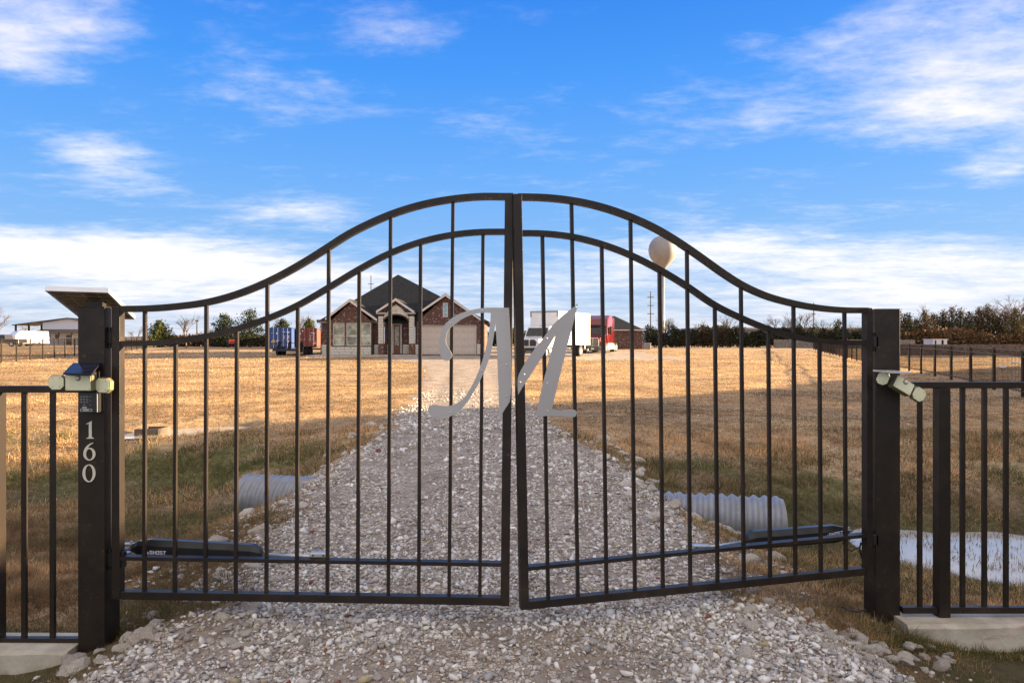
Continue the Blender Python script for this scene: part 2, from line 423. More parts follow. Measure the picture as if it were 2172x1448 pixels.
gf = T.smooth(T.math('ADD', ge.outputs['Fac'], T.math('MULTIPLY', T.math('SUBTRACT', na, .5), .9)), .35, .75)
grass_c = T.mix(gf, dry, grn)
vo = T.node('ShaderNodeTexVoronoi'); T.l.new(pos, vo.inputs['Vector']); vo.inputs['Scale'].default_value = 34
ve = T.node('ShaderNodeTexVoronoi', feature='DISTANCE_TO_EDGE'); T.l.new(pos, ve.inputs['Vector']); ve.inputs['Scale'].default_value = 34
hsv = T.node('ShaderNodeSeparateColor'); T.l.new(vo.outputs['Color'], hsv.inputs[0])
stone_c = T.ramp(hsv.outputs[0], [(.0, (.30, .235, .18)), (.35, (.46, .38, .30)), (.7, (.62, .54, .45)), (1, (.78, .70, .60))])
dirt = T.ramp(nb, [(.3, (.19, .145, .11)), (.7, (.42, .34, .27))])
stone_c = T.mix(T.smooth(ve.outputs['Distance'], .0, .12), (.16, .115, .085, 1), stone_c)
grav_c = T.mix(T.smooth(T.noise(pos, 1.7, 5, .6), .40, .62), stone_c, dirt)
col = T.mix(T.smooth(T.math('ADD', ga.outputs['Fac'], T.math('MULTIPLY', T.math('SUBTRACT', nb, .5), .5)), .4, .6), grass_c, grav_c)
col = T.mix(T.math('MULTIPLY', gmud_shade.outputs['Fac'], .85), col, T.mix(nb, (.05, .038, .026, 1), (.12, .085, .055, 1)))
T.l.new(col, P.inputs['Base Color']); P.inputs['Roughness'].default_value = .92; P.inputs['Specular IOR Level'].default_value = .15
b1 = T.node('ShaderNodeBump'); b1.inputs['Strength'].default_value = .9; b1.inputs['Distance'].default_value = .03
T.l.new(T.math('ADD', T.math('MULTIPLY', nb, .7), T.math('MULTIPLY', nc, .3)), b1.inputs['Height']); T.l.new(b1.outputs[0], P.inputs['Normal'])
ground = np_mesh('ground', V, Q, gm, smooth=True); tag(ground, kind='structure')
def setf(o, nm, v):
    a = o.data.attributes.new(nm, 'FLOAT', 'POINT'); a.data.foreach_set('value', np.ascontiguousarray(v, dtype=np.float32).ravel())
def green_at(x, y):
    u = (y-ditch_y(x))
    g = .40*np.exp(-(u/2.4)**2)*sstep(np.abs(x-drive_c(y)), 1.6, 2.6) + .30*(1-sstep(y, 11, 17))*sstep(fbm(x, y, 1.9, 41), .42, .6) + .14*sstep(fbm(x*.5, y, 4., 43), .5, .62)
    g = g + .95*(1-sstep(y, 4.1, 4.6))*sstep(np.abs(x+.1), 2.1, 2.6) + .35*np.exp(-((y-44)/4)**2)*np.exp(-((x+5)/5)**2)+ .45*np.exp(-((y-50)/4)**2)*np.exp(-((x-6)/6)**2)
    return g + .15*(fbm(x, y, 5, 40)-.5) + .18*np.exp(-((y-12)/3.)**2)*np.exp(-((np.abs(x-drive_c(y))-3.2)/1.6)**2)
setf(ground, 'gravel', gravel_mask(GX, GY)); setf(ground, 'green', green_at(GX, GY))
mud_shade_v = np.exp(-((GY-ditch_y(GX))/.8)**2)*sstep(np.abs(GX), 2.5, 3.2)*(1-sstep(np.abs(GX), 9, 12))*.6
mud_shade_v = np.maximum(mud_shade_v, np.exp(-(((GX-2.6)/1.2)**2+((GY-9.6)/.8)**2))*.7)
mud_shade_v = np.maximum(mud_shade_v, np.exp(-(((GX+2.9)/.5)**2+((GY-7.6)/1.0)**2))*.7)
mud_shade_v = np.maximum(mud_shade_v, scrape(GX, GY))  # muddy scrape; its darkness also stands in for bank shade
mud_shade_v = np.maximum(mud_shade_v, .85*(1-sstep(GY, 8.0, 10.0))*(1-gravel_mask(GX, GY))*sstep(fbm(GX, GY, .6, 71), .2, .5))
setf(ground, 'mud', mud_shade_v)

# ------------------------------------------------------------------ water
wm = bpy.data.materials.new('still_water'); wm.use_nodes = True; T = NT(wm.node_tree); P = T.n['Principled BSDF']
P.inputs['Base Color'].default_value = (.46, .45, .44, 1); P.inputs['Roughness'].default_value = .07; P.inputs['IOR'].default_value = 1.33  # pale base stands in for the bright cloud mirrored in the water
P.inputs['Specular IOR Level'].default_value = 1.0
b = T.node('ShaderNodeBump'); b.inputs['Strength'].default_value = .15; b.inputs['Distance'].default_value = .01
T.l.new(T.noise(T.node('ShaderNodeTexCoord').outputs['Object'], 9, 3), b.inputs['Height']); T.l.new(b.outputs[0], P.inputs['Normal'])
def pool(x0, x1, y0, y1, z, nm='water'):
    o = MB().add([(x0, y0, z), (x1, y0, z), (x1, y1, z), (x0, y1, z)], [(0, 1, 2, 3)]).build(nm, wm); tag(o, kind='structure'); return o
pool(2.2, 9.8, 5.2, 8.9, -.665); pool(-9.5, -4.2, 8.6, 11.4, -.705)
ring = []
for k in range(28):
    a = 2*math.pi*k/28; x_ = -6.35+1.35*.97*math.cos(a); ring.append((x_, 13.40+.45*(x_+6.5)+.85*.97*math.sin(a), -.175))
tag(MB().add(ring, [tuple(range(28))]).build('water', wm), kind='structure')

# ------------------------------------------------------------------ planes measured off the photograph
class Leaf:
    """a vertical plane standing in the scene: pa, pb = (image column, distance) at its two ends"""
    def __init__(s, pa, pb):
        s.A = Vector(((pa[0]-CX)/F*pa[1], pa[1], 0)); s.B = Vector(((pb[0]-CX)/F*pb[1], pb[1], 0))
        s.u = (s.B-s.A).normalized(); s.n = Vector((-s.u.y, s.u.x, 0))      # points away from the camera
        if s.n.y < 0: s.n = -s.n
    def p(s, px, py, back=0.0):
        d = Vector(((px-CX)/F, 1, (CY-py)/F)); A = s.A+s.n*back
        t = s.n.dot(A)/s.n.dot(Vector((d.x, d.y, 0)))
        return Vector((0, 0, CAMZ))+d*t
    def bar(s, pts, w, b0, b1, mb=None):
        """a square tube along image points, w wide in the plane, from depth b0 to b1"""
        mb = mb or MB(); C = [s.p(x, y) for x, y in pts]; A = []; B = []
        for i, c in enumerate(C):
            d = (C[min(i+1, len(C)-1)]-C[max(i-1, 0)]).normalized(); q = d.cross(s.n).normalized()
            A.append(c+q*w/2+s.n*b0); B.append(c-q*w/2+s.n*b0)
        mb.strip(A, B, s.n*(b1-b0)); return mb

def at(px, py, Y): return Vector(((px-CX)/F*Y, Y, CAMZ+(CY-py)/F*Y))
def spline(pts, n=48):
    xs_ = [p[0] for p in pts]; ys_ = [p[1] for p in pts]
    m = np.gradient(ys_, xs_); out = []
    for X in np.linspace(xs_[0], xs_[-1], n):
        i = min(max(np.searchsorted(xs_, X)-1, 0), len(xs_)-2); h = xs_[i+1]-xs_[i]; t = (X-xs_[i])/h
        out.append((float(X), float((2*t**3-3*t**2+1)*ys_[i]+(t**3-2*t**2+t)*h*m[i]+(-2*t**3+3*t**2)*ys_[i+1]+(t**3-t**2)*h*m[i+1])))
    return out
def interp(pts, x): return float(np.interp(x, [p[0] for p in pts], [p[1] for p in pts]))

LL = Leaf((245, 3.95), (1075, 3.857)); RL = Leaf((1098, 3.80), (1845, 4.356))

# ---- left leaf
gl = thing('gate_leaf', 'left leaf of the arched bronze driveway gate with the left half of the letter M', 'gate', (LL.A.x, LL.A.y, .12), group='leaves of the driveway gate')
topL = spline([(250, 654.8), (300, 654.3), (329, 653), (380, 648.5), (431, 641.5), (498, 624), (563, 598), (628, 564), (660, 545), (692, 524.5), (735, 497), (780, 474), (824, 455), (890, 434), (959, 421), (1023, 415.5), (1073, 415.8)])
innL = spline([(250, 729), (305, 728), (366, 723.5), (434, 713), (500, 697.5), (564, 675.5), (628, 647.5), (692, 611), (757, 572), (824, 537), (890, 512.5), (959, 497), (1023, 491), (1072, 490.5)])
LL.bar([(245, 650), (245, 1271)], .049, 0, .05).build('stile', M_paint, gl, True, bevel=.002)
LL.bar([(1080, 409), (1077, 700), (1070.5, 1285)], .049, 0, .05).build('stile', M_paint, gl, True, bevel=.002)
LL.bar(topL, .036, .003, .045).build('top_rail', M_paint, gl, True)
LL.bar(innL, .032, .004, .044).build('arched_rail', M_paint, gl, True)
LL.bar([(254, 1184.5), (1063, 1198)], .021, .003, .052).build('cross_rail', M_paint, gl, True)
LL.bar([(254, 1263), (1063, 1276)], .045, .003, .052).build('bottom_rail', M_paint, gl, True, bevel=.002)
PL = [(303, 302), (368.5, 366.8), (434, 432), (499, 496.6), (564, 562), (629, 626.8), (695, 692), (760, 756.8), (827, 822), (891, 886.8), (960, 951.5), (1024, 1017)]
for i, (a, b) in enumerate(PL):
    y0 = interp(topL if i % 2 == 0 else innL, a); y1 = 1263+(b-254)*13/807
    if y0 > 700: tm = a
    LL.bar([(a, y0), (b, y1)], .0185, .012, .031).build('picket', M_paint, gl, True)
# ---- right leaf
gr = thing('gate_leaf', 'right leaf of the arched bronze driveway gate with the right half of the letter M', 'gate', (RL.B.x, RL.B.y, .12), group='leaves of the driveway gate')
topR = spline([(1100, 416.5), (1150, 417.5), (1214, 424), (1279, 438), (1340, 459), (1402, 488), (1460, 524), (1500, 552), (1535, 577), (1575, 602.5), (1625, 625.5), (1686, 643), (1739, 652.5), (1793, 657.3), (1845, 658)])
innR = spline([(1100, 493.5), (1152, 494.2), (1214, 501), (1279, 517), (1340, 540), (1402, 571), (1460, 606), (1519, 646), (1575, 673.5), (1633, 697), (1688, 713.5), (1743, 722.5), (1796, 726.5), (1845, 727.3)])
RL.bar([(1098.5, 411), (1103, 700), (1114, 1293)], .047, 0, .05).build('stile', M_paint, gr, True, bevel=.002)
RL.bar([(1845.5, 653), (1845.5, 1222)], .044, 0, .05).build('stile', M_paint, gr, True, bevel=.002)
RL.bar(topR, .036, .003, .045).build('top_rail', M_paint, gr, True)
RL.bar(innR, .032, .004, .044).build('arched_rail', M_paint, gr, True)
RL.bar([(1115, 1207), (1838, 1136.5)], .021, .003, .052).build('cross_rail', M_paint, gr, True)
RL.bar([(1115, 1285), (1838, 1212.3)], .045, .003, .052).build('bottom_rail', M_paint, gr, True, bevel=.002)
PR = [(1152.5, 1165), (1214.5, 1228.4), (1279, 1289.5), (1340.3, 1350), (1402, 1409.5), (1460.5, 1468), (1520, 1526), (1575.5, 1582), (1634, 1638), (1687.5, 1692), (1743, 1746), (1796, 1799.5)]
for i, (a, b) in enumerate(PR):
    y0 = interp(topR if i % 2 == 1 else innR, a); y1 = 1285-(b-1115)*72.7/723
    RL.bar([(a, y0), (b, y1)], .0185, .012, .031).build('picket', M_paint, gr, True)
# ---- the letter
def cr(pts, s=.2072, ox=880, oy=620): return [(ox+x*s, oy+y*s) for x, y in pts]
ML = [(963,157),(972,360),(981,560),(985,830),(983,1100),(938,1170),(893,1240),(888,1291),(864,1289),(857,1060),(850,850),(840,600),(833,420),(826,345),(822,315),(818,350),(810,430),(793,540),(772,640),(742,730),(712,805),(655,930),(595,1033),(535,1125),(475,1195),(420,1240),(340,1280),(270,1292),(215,1288),(165,1265),(137,1228),(132,1195),(145,1163),(180,1148),(215,1149),(250,1158),(330,1163),(380,1156),(430,1136),(485,1095),(540,1030),(600,925),(655,800),(700,670),(733,540),(755,430),(770,320),(778,212),(740,207),(700,208),(650,212),(600,222),(500,262),(410,320),(350,375),(328,415),(316,470),(318,515),(335,560),(362,595),(380,625),(382,655),(365,682),(340,696),(312,699),(285,687),(262,650),(250,600),(245,530),(250,470),(270,390),(320,310),(400,245),(500,200),(620,170),(700,159),(760,155)]
MR = [(1668,112),(1660,160),(1650,200),(1618,330),(1560,550),(1515,730),(1465,930),(1420,1120),(1402,1192),(1450,1205),(1520,1206),(1600,1196),(1635,1198),(1655,1215),(1658,1240),(1645,1268),(1615,1278),(1560,1272),(1480,1262),(1380,1262),(1300,1266),(1234,1272),(1270,1120),(1310,940),(1350,780),(1400,590),(1447,425),(1390,520),(1290,680),(1200,820),(1120,940),(1058,1045),(1052,950),(1053,862),(1100,770),(1180,640),(1290,500),(1400,350),(1470,275),(1560,200),(1640,140)]
def dens_(pts):
    """round the corners of a traced outline a little"""
    out = []
    n = len(pts)
    for i in range(n):
        a = Vector(pts[i-1]); b_ = Vector(pts[i]); c = Vector(pts[(i+1) % n])
        ang = (b_-a).angle(c-b_) if (b_-a).length > 0 and (c-b_).length > 0 else 0
        if ang < .7: out += [tuple(a.lerp(b_, .75)), tuple(b_.lerp(c, .25))]
        else: out.append(tuple(b_))
    return out
for L, outl, par, riv in ((LL, ML, gl, [(690,185),(367,318),(943,232),(942,735),(683,797),(937,1063),(362,1227)]), (RL, MR, gr, [(1646,150),(1350,470),(1117,838),(1077,918),(1355,928),(1358,1210)])):
    o = MB().prism([L.p(x, y, -.007) for x, y in cr(dens_(outl))], L.n*.005).build('letter_plate', M_alu, par, True)
    for x, y in cr(riv):
        c = L.p(x, y, -.007)
        MB().tube([c, c-L.n*.002, c-L.n*.0035], [.0055, .0052, .003], 8).build('rivet', M_rivet, o, True, smooth=True)
# ---- hinges on each leaf
for par, px, ys_, Y in ((gl, 229, (716, 1187), 3.955), (gr, 1857, (725, 1145), 4.36)):
    for yy in ys_:
        h = MB(); c = at(px, yy, Y)
        h.tube([c+Vector((0, .02, -.06)), c+Vector((0, .02, .06))], .010, 10); h.cbox(c+Vector((-.012, .0, -.035)), c+Vector((.02, .03, .035)), .003)
        if yy > 1000 and par is gl: h.cbox(c+Vector((.01, .005, -.05)), c+Vector((.085, .045, .045)), .004)
        h.build('hinge', M_black, par, True)

# ---- gate posts
def post(x0, x1, y0, d, z0, z1, label):
    t = thing('gate_post', label, 'gate post', ((x0+x1)/2, y0+d/2, z0), group='posts of the driveway gate')
    MB().box((x0, y0, z0), (x1, y0+d, z1)).build('post_tube', M_paint, t, True, bevel=.004)
    MB().box((x0+.002, y0+.002, z1), (x1-.002, y0+d-.002, z1+.004)).build('post_cap', M_paint, t, True)
    return t
pl = post(-2.500, -2.345, 3.93, .155, -.42, 1.797, 'left square bronze gate post with cream house number 160')
pr = post(2.325, 2.480, 4.36, .155, -.42, 1.805, 'right square bronze gate post, plain, with the tilted security light')
# numbers 1 6 0
def fp(px, py, Y=3.93): return at(px, py, Y)
NV = Vector((0, -.004, 0))
s7 = lambda pts: [(80+x*.221, 740+y*.221) for x, y in pts]
one = [(521,690),(521,838),(527,848),(541,852),(541,858),(470,858),(470,852),(487,848),(494,838),(494,718),(488,716),(470,722),(468,716),(505,697),(515,690)]
o = MB().prism([fp(x, y, 3.929) for x, y in s7(one)], NV).build('digit_one', M_digit, pl, True); tag(o, 'serif numeral 1')
def ell(cx, cy, rx, ry, n=40, ph=0): return [(cx+rx*math.cos(2*math.pi*k/n+ph), cy+ry*math.sin(2*math.pi*k/n+ph)) for k in range(n)]
m_ = MB(); m_.strip([fp(x, y, 3.929) for x, y in s7(ell(499, 1006, 58, 61))], [fp(x, y, 3.929) for x, y in s7(ell(499, 1008, 32, 50))], NV, True)
A_ = [(441,1000),(446,972),(460,945),(482,921),(508,903),(533,896)]; B_ = [(468,985),(473,965),(482,948),(497,930),(517,914),(536,903)]
m_.strip([fp(x, y, 3.928) for x, y in s7(A_)], [fp(x, y, 3.928) for x, y in s7(B_)], NV)
tag(m_.build('digit_six', M_digit, pl, True), 'serif numeral 6')
m_ = MB(); m_.strip([fp(x, y, 3.929) for x, y in s7(ell(495, 1190, 62, 85))], [fp(x, y, 3.929) for x, y in s7(ell(495, 1190, 36, 76))], NV, True)
tag(m_.build('digit_zero', M_digit, pl, True), 'serif numeral 0')

# ---- block letters GHOST on a plane given by origin, right, up
GL = {'G': [(0,0,1,5),(1,4,4,5),(1,0,4,1),(3,1,4,2.9),(2,2.1,3,2.9)], 'H': [(0,0,1,5),(3,0,4,5),(1,2.1,3,2.9)], 'O': [(0,0,1,5),(3,0,4,5),(1,4.1,3,5),(1,0,3,.9)],
      'S': [(0,4.1,4,5),(0,2.1,1,4.1),(1,2.1,4,2.9),(3,.9,4,2.1),(0,0,4,.9)], 'T': [(0,4.1,4,5),(1.5,0,2.5,4.1)]}
def ghost(mb, org, rt, up, size, th):
    """size = letter height"""
    k = size/5; n = rt.cross(up).normalized()
    x = 0
    for ch in 'GHOST':
        for (a, b_, c, d) in GL[ch]:
            q = [org+rt*(x+a)*k+up*b_*k, org+rt*(x+c)*k+up*b_*k, org+rt*(x+c)*k+up*d*k, org+rt*(x+a)*k+up*d*k]
            mb.prism(q, n*th)
        x += 4.9
    # two-bar chevron mark in front of the word
    mb.prism([org+rt*(-4.6)*k, org+rt*(-3.4)*k+up*2.6*k, org+rt*(-2.9)*k+up*2.0*k, org+rt*(-3.7)*k], n*th)
    mb.prism([org+rt*(-3.2)*k, org+rt*(-2.7)*k+up*4.2*k, org+rt*(-1.1)*k, org+rt*(-1.9)*k, org+rt*(-2.6)*k+up*2.4*k, org+rt*(-2.6)*k], n*th)

# ---- keypad
kp = thing('keypad', 'black gate entry keypad on the left post under the security light', 'keypad', (-2.40, 3.93, 1.195))
MB().cbox((-2.462, 3.872, 1.197), (-2.347, 3.928, 1.312), .004).build('keypad_body', M_blackp, kp, True)
MB().box((-2.459, 3.869, 1.200), (-2.356, 3.8725, 1.309)).build('face_plate', M_keyface, kp, True)
MB().box((-2.3535, 3.868, 1.199), (-2.3505, 3.8725, 1.310)).build('edge_strip', M_chrome, kp, True)
for r_ in range(4):
    for c_ in range(3):
        if r_ == 3 and c_ != 1: continue
        x = -2.439+c_*.0165; z = 1.288-r_*.0155
        MB().cbox((x-.0065, 3.8655, z-.0052), (x+.0065, 3.8695, z+.0052), .001).build('key', M_button, kp, True)
for r_ in range(3): MB().tube([(-2.389, 3.8695, 1.288-r_*.0235), (-2.389, 3.867, 1.288-r_*.0235)], .004, 8).build('indicator', M_button, kp, True)
MB().box((-2.436, 3.8675, 1.2215), (-2.409, 3.8695, 1.231)).build('label_plate', mat('grey_label', (.42, .44, .42), .5), kp, True)
b_ = MB()
for q in (((-2.446, 1.2045), (-2.380, 1.206)), ((-2.446, 1.2165), (-2.380, 1.218)), ((-2.446, 1.206), (-2.4445, 1.2165)), ((-2.3815, 1.206), (-2.380, 1.2165))):
    b_.box((q[0][0], 3.8675, q[0][1]), (q[1][0], 3.8695, q[1][1]))
ghost(b_, Vector((-2.427, 3.869, 1.2085)), Vector((1, 0, 0)), Vector((0, 0, 1)), .0065, .0012)
b_.build('badge', M_label, kp, True)

# ---- solar floodlights
def octa(w, h, c): return [(-w/2+c, -h/2), (w/2-c, -h/2), (w/2, -h/2+c), (w/2, h/2-c), (w/2-c, h/2), (-w/2+c, h/2), (-w/2, h/2-c), (-w/2, -h/2+c)]
def head(par, name, c, w, h, cut, yaw, roll, pitch=0, sensor=False, depth=.03):
    Mx = Matrix.Translation(c) @ Euler((pitch, 0, 0)).to_matrix().to_4x4() @ Matrix.Rotation(yaw, 4, 'Z') @ Matrix.Rotation(roll, 4, 'Y')
    f = lambda x, y, z: Mx @ Vector((x, y, z))
    o = MB().prism([f(x, 0, z) for x, z in octa(w, h, cut)], Mx.to_3x3() @ Vector((0, depth, 0))).build(name, M_olive, par, True, bevel=.0015)
    MB().prism([f(x, -.0025, z) for x, z in octa(w*.93, h*.90, cut*.9)], Mx.to_3x3() @ Vector((0, .003, 0))).build('cover_plate', M_cream, o, True)
    for sx in (-1, 1):
        for sz in (-1, 1):
            x = sx*(w*.5-cut*.6-.012); z = sz*(h*.5-cut*.3-.012)
            MB().tube([f(x, -.002, z), f(x, -.0035, z)], .0022, 6).build('screw', M_black, o, True)
    if sensor:
        m = MB(); cc = (0, h*.5-.017)
        m.tube([f(cc[0], -.001, cc[1]), f(cc[0], -.004, cc[1])], .0165, 18); m.build('sensor_ring', M_olive, o, True)
        MB().tube([f(0, -.003, cc[1]), f(0, -.009, cc[1]), f(0, -.014, cc[1]), f(0, -.0165, cc[1])], [.0115, .011, .0075, .002], 16).build('sensor_dome', M_lens, o, True, smooth=True)
    return o
fl = thing('security_light', 'level three-headed solar security light on the left gate post, small black panel above', 'security light', (-2.42, 3.93, 1.36), group='solar security lights on the gate posts')
head(fl, 'lamp_body', at(166, 812, 3.83), .158, .090, .004, R(-4), 0, sensor=True, depth=.045)
head(fl, 'lamp_head', at(119.5, 811, 3.83), .084, .084, .02, R(6), 0)
head(fl, 'lamp_head', at(217.5, 817, 3.85), .096, .086, .02, R(-14), R(2))
MB().cbox((-2.45, 3.86, 1.33), (-2.37, 3.93, 1.43), .004).build('bracket', M_black, fl, True)
pn = [at(134, 793, 3.78), at(155, 771.5, 3.92), at(213, 771.5, 3.92), at(194, 795, 3.78)]
MB().prism([p+Vector((0, 0, .006)) for p in pn], (0, 0, -.010)).build('solar_panel', M_cellblue, fl, True)
fr_ = thing('security_light', 'crookedly tilted three-headed solar security light on the right gate post', 'security light', (2.43, 4.36, 1.36), group='solar security lights on the gate posts')
head(fr_, 'lamp_body', at(1917, 817, 4.24), .128, .083, .004, R(6), R(30), R(-8), sensor=True, depth=.045)
head(fr_, 'lamp_head', at(1872.5, 802.5, 4.27), .070, .082, .02, R(-38), R(22))
head(fr_, 'lamp_head', at(1949.5, 836, 4.24), .086, .086, .02, R(8), R(30))
MB().tube([at(1888, 805, 4.33), at(1905, 812, 4.28), at(1935, 828, 4.28)], .018, 8).build('bracket', M_black, fr_, True)
q0 = at(1885, 787, 4.20); MB().add([], [])
pan = MB(); a0 = at(1886, 788, 4.16); a1 = at(1934, 789, 4.16); bb = Vector((-.03, .13, .006))
pan.prism([a0, a1, a1+bb, a0+bb], (0, 0, -.009)).build('solar_panel', M_frame, fr_, True)

# ---- charging solar panel on the left post
sp = thing('solar_panel', 'large framed solar panel tilted over the top of the left gate post', 'solar panel', (-2.45, 4.05, 1.80))
TL, TR, BR = Vector((-2.60, 3.80, 1.894)), Vector((-2.30, 3.89, 1.889)), Vector((-2.439, 4.42, 1.753)); BLc = TL+(BR-TR)
eu = (TR-TL); ev = (BR-TR); nrm = ev.cross(eu).normalized()
if nrm.z < 0: nrm = -nrm
P_ = lambda u, v, w=0: TL+eu*u+ev*v+nrm*w
MB().prism([P_(.03, .02), P_(.97, .02), P_(.97, .98), P_(.03, .98)], nrm*.004).build('cell_sheet', M_cell, sp, True)
MB().prism([P_(.03, .02, .0042), P_(.97, .02, .0042), P_(.97, .98, .0042), P_(.03, .98, .0042)], nrm*.003).build('glass_face', M_cellblue, sp, True)
fm = MB()
for a_, b2 in (((0, 0), (1, .03)), ((0, .97), (1, 1)), ((0, .03), (.045, .97)), ((.955, .03), (1, .97))):
    fm.prism([P_(a_[0], a_[1], -.012), P_(b2[0], a_[1], -.012), P_(b2[0], b2[1], -.012), P_(a_[0], b2[1], -.012)], nrm*.028)
fm.build('frame', M_frame, sp, True)
for i in range(1, 4): MB().prism([P_(i/4-.004, .035, -.0012), P_(i/4+.004, .035, -.0012), P_(i/4+.004, .965, -.0012), P_(i/4-.004, .965, -.0012)], nrm*.001).build('grid_line', M_cellgrid, sp, True)
for i in range(1, 9): MB().prism([P_(.05, i/9-.002, -.0011), P_(.95, i/9-.002, -.0011), P_(.95, i/9+.002, -.0011), P_(.05, i/9+.002, -.0011)], nrm*.001).build('grid_line', M_cellgrid, sp, True)
MB().box((-2.50, 4.00, 1.801), (-2.40, 4.04, 1.835)).box((-2.56, 4.09, 1.74), (-2.34, 4.12, 1.80)).tube([(-2.55, 4.1, 1.78), (-2.42, 4.05, 1.82)], .008).build('bracket', M_black, sp, True)

# ---- swing gate openers
def opener(label, rear, front, tip, post_pt, w, h, txt, flip):
    """rear/front: ends of the motor body, tip: end of the push rod"""
    t = thing('gate_opener', label, 'gate opener', tuple(rear), group='swing gate openers behind the gate')
    ax = (front-rear).normalized(); side = ax.cross(Vector((0, 0, 1))).normalized(); up = side.cross(ax).normalized()
    if side.y > 0: side = -side            # towards the camera
    L = (front-rear).length
    prof = [(-.45, -.5), (.45, -.5), (.5, -.32), (.5, .18), (.24, .5), (-.24, .5), (-.5, .18), (-.5, -.32)]
    mb = MB(); st = [(0, .35, -.10), (.06, .75, -.04), (.16, 1, 0), (.93, 1, 0), (.985, .72, -.06), (1, .5, -.1)]
    vs = []; fs = []
    for (k, sc, dz_) in st:
        for (a, b_) in prof: vs.append(rear+ax*L*k+side*a*w*sc+up*(b_*h*sc+dz_*h))
    n = len(prof)
    for i in range(len(st)-1):
        for k in range(n): fs.append((i*n+k, i*n+(k+1) % n, (i+1)*n+(k+1) % n, (i+1)*n+k))
    fs += [tuple(range(n)), tuple((len(st)-1)*n+k for k in range(n))]
    mb.add(vs, fs).build('motor_housing', M_blackp, t, True, bevel=.002)
    MB().tube([front-up*.15*h, tip], .011, 10).build('push_rod', M_chrome, t, True, smooth=True)
    g = MB(); sd = (tip-front).normalized()
    g.cbox(Vector(tip)-Vector((.05, .012, .004)), Vector(tip)+Vector((.05, .03, .020)), .003)
    g.build('front_bracket', M_chrome, t, True)
    for q_ in (-.03, .03): MB().tube([tip+Vector((q_, -.013, .008)), tip+Vector((q_, -.016, .008))], .005, 8).build('bolt', M_black, t, True)
    b = MB(); b.cbox(rear+Vector((-.05, -.02, -.045)), rear+Vector((.012, .02, -.037)), .001); b.cbox(rear+Vector((-.05, -.02, .008)), rear+Vector((.012, .02, .016)), .001)
    b.tube([rear+Vector((-.0, 0, -.06)), rear+Vector((-.0, 0, .03))], .008, 8)
    b.tube([post_pt, rear+Vector((0, 0, -.02))], .012, 6); b.build('rear_bracket', M_chrome, t, True)
    org, rt, size = txt
    upv = Vector((0, 0, 1)); upv = (upv-rt*upv.dot(rt)).normalized(); g = MB(); ghost(g, org, rt, upv, size, .0015); g.build('lettering', M_label, t, True)
    return t
opener('left gate opener, black motor arm marked GHOST in full shadow behind the left leaf', at(279, 1157, 4.17), at(557, 1172, 4.06), at(676, 1179, 3.945), at(240, 1163, 4.05), .075, .100,
       (at(317.5, 1174.5, 4.085), Vector((.9988, -.05, -.02)).normalized(), .021), False)
opener('right gate opener, black motor arm marked GHOST with its top catching the sky', at(1800, 1127, 4.56), at(1580, 1144, 4.38), at(1487, 1162, 4.15), at(1838, 1125, 4.50), .085, .108,
       (at(1759, 1137.5, 4.44), Vector((.985, .15, .14)).normalized(), .021), True)
cb = MB().tube([at(1788, 1148, 4.4), at(1793, 1162, 4.42), at(1806, 1168, 4.42), at(1822, 1160, 4.42), at(1832, 1146, 4.42)], .004, 6).build('cable', M_cable); tag(cb, 'thin black cable looping below the right gate opener', 'cable', 'cables at the right gate post')
cb = MB().tube([at(1826, 1150, 4.42), at(1823, 1165, 4.42), at(1829, 1185, 4.44), at(1838, 1196, 4.5)], .005, 6).build('cable', M_cable); tag(cb, 'short black cable running from the right opener to the post', 'cable', 'cables at the right gate post')
cb = MB().tube([at(1786, 1285, 4.35), at(1800, 1293, 4.33), at(1818, 1296, 4.33), at(1836, 1292, 4.36)], .006, 6).build('cable', M_cable); tag(cb, 'black cable lying on the ground at the foot of the right gate post', 'cable', 'cables at the right gate post')

# ---- low iron fence sections either side of the gate
def fence_section(label, x0, x1, y, ztop, zbot, pick, posts, zpost, first=None):
    t = thing('iron_fence', label, 'fence', (x0 if x0 > 0 else x1, y, zbot), group='low iron fence beside the gate')
    MB().box((x0, y, ztop-.040), (x1, y+.038, ztop)).build('top_rail', M_paint, t, True, bevel=.003)
    MB().box((x0, y, zbot), (x1, y+.038, zbot+.040)).build('bottom_rail', M_paint, t, True, bevel=.002)
    for x in pick: MB().box((x-.0125, y+.008, zbot+.02), (x+.0125, y+.030, ztop-.02)).build('picket', M_paint, t, True)
    for x in posts: MB().box((x-.036, y-.012, zpost), (x+.036, y+.058, ztop-.0405)).build('post', M_paint, t, True, bevel=.002)
    return t
fy = 3.98; kx = lambda px, Y: (px-CX)/F*Y
lp = [kx(47, fy), kx(107.5, fy)] + [kx(-62-60.5*i, fy) for i in range(1, 11)]
fence_section('low bronze iron fence running left from the gate post with the number 160', -5.1, -2.50, fy, CAMZ-94*fy/F, CAMZ-644*fy/F, lp, [kx(-13, fy)-.006, -5.06], -.30)
ry = 4.33
rp = [kx(p, ry) for p in (1954.5, 2045.5, 2092, 2138, 2184, 2230, 2276, 2322, 2368, 2414, 2460, 2506, 2600, 2646, 2692, 2738)]
fence_section('low bronze iron fence running right from the plain gate post', 2.48, 7.2, ry, CAMZ-86*ry/F, CAMZ-577*ry/F, rp, [kx(2002, ry), kx(2553, ry)], -.20)

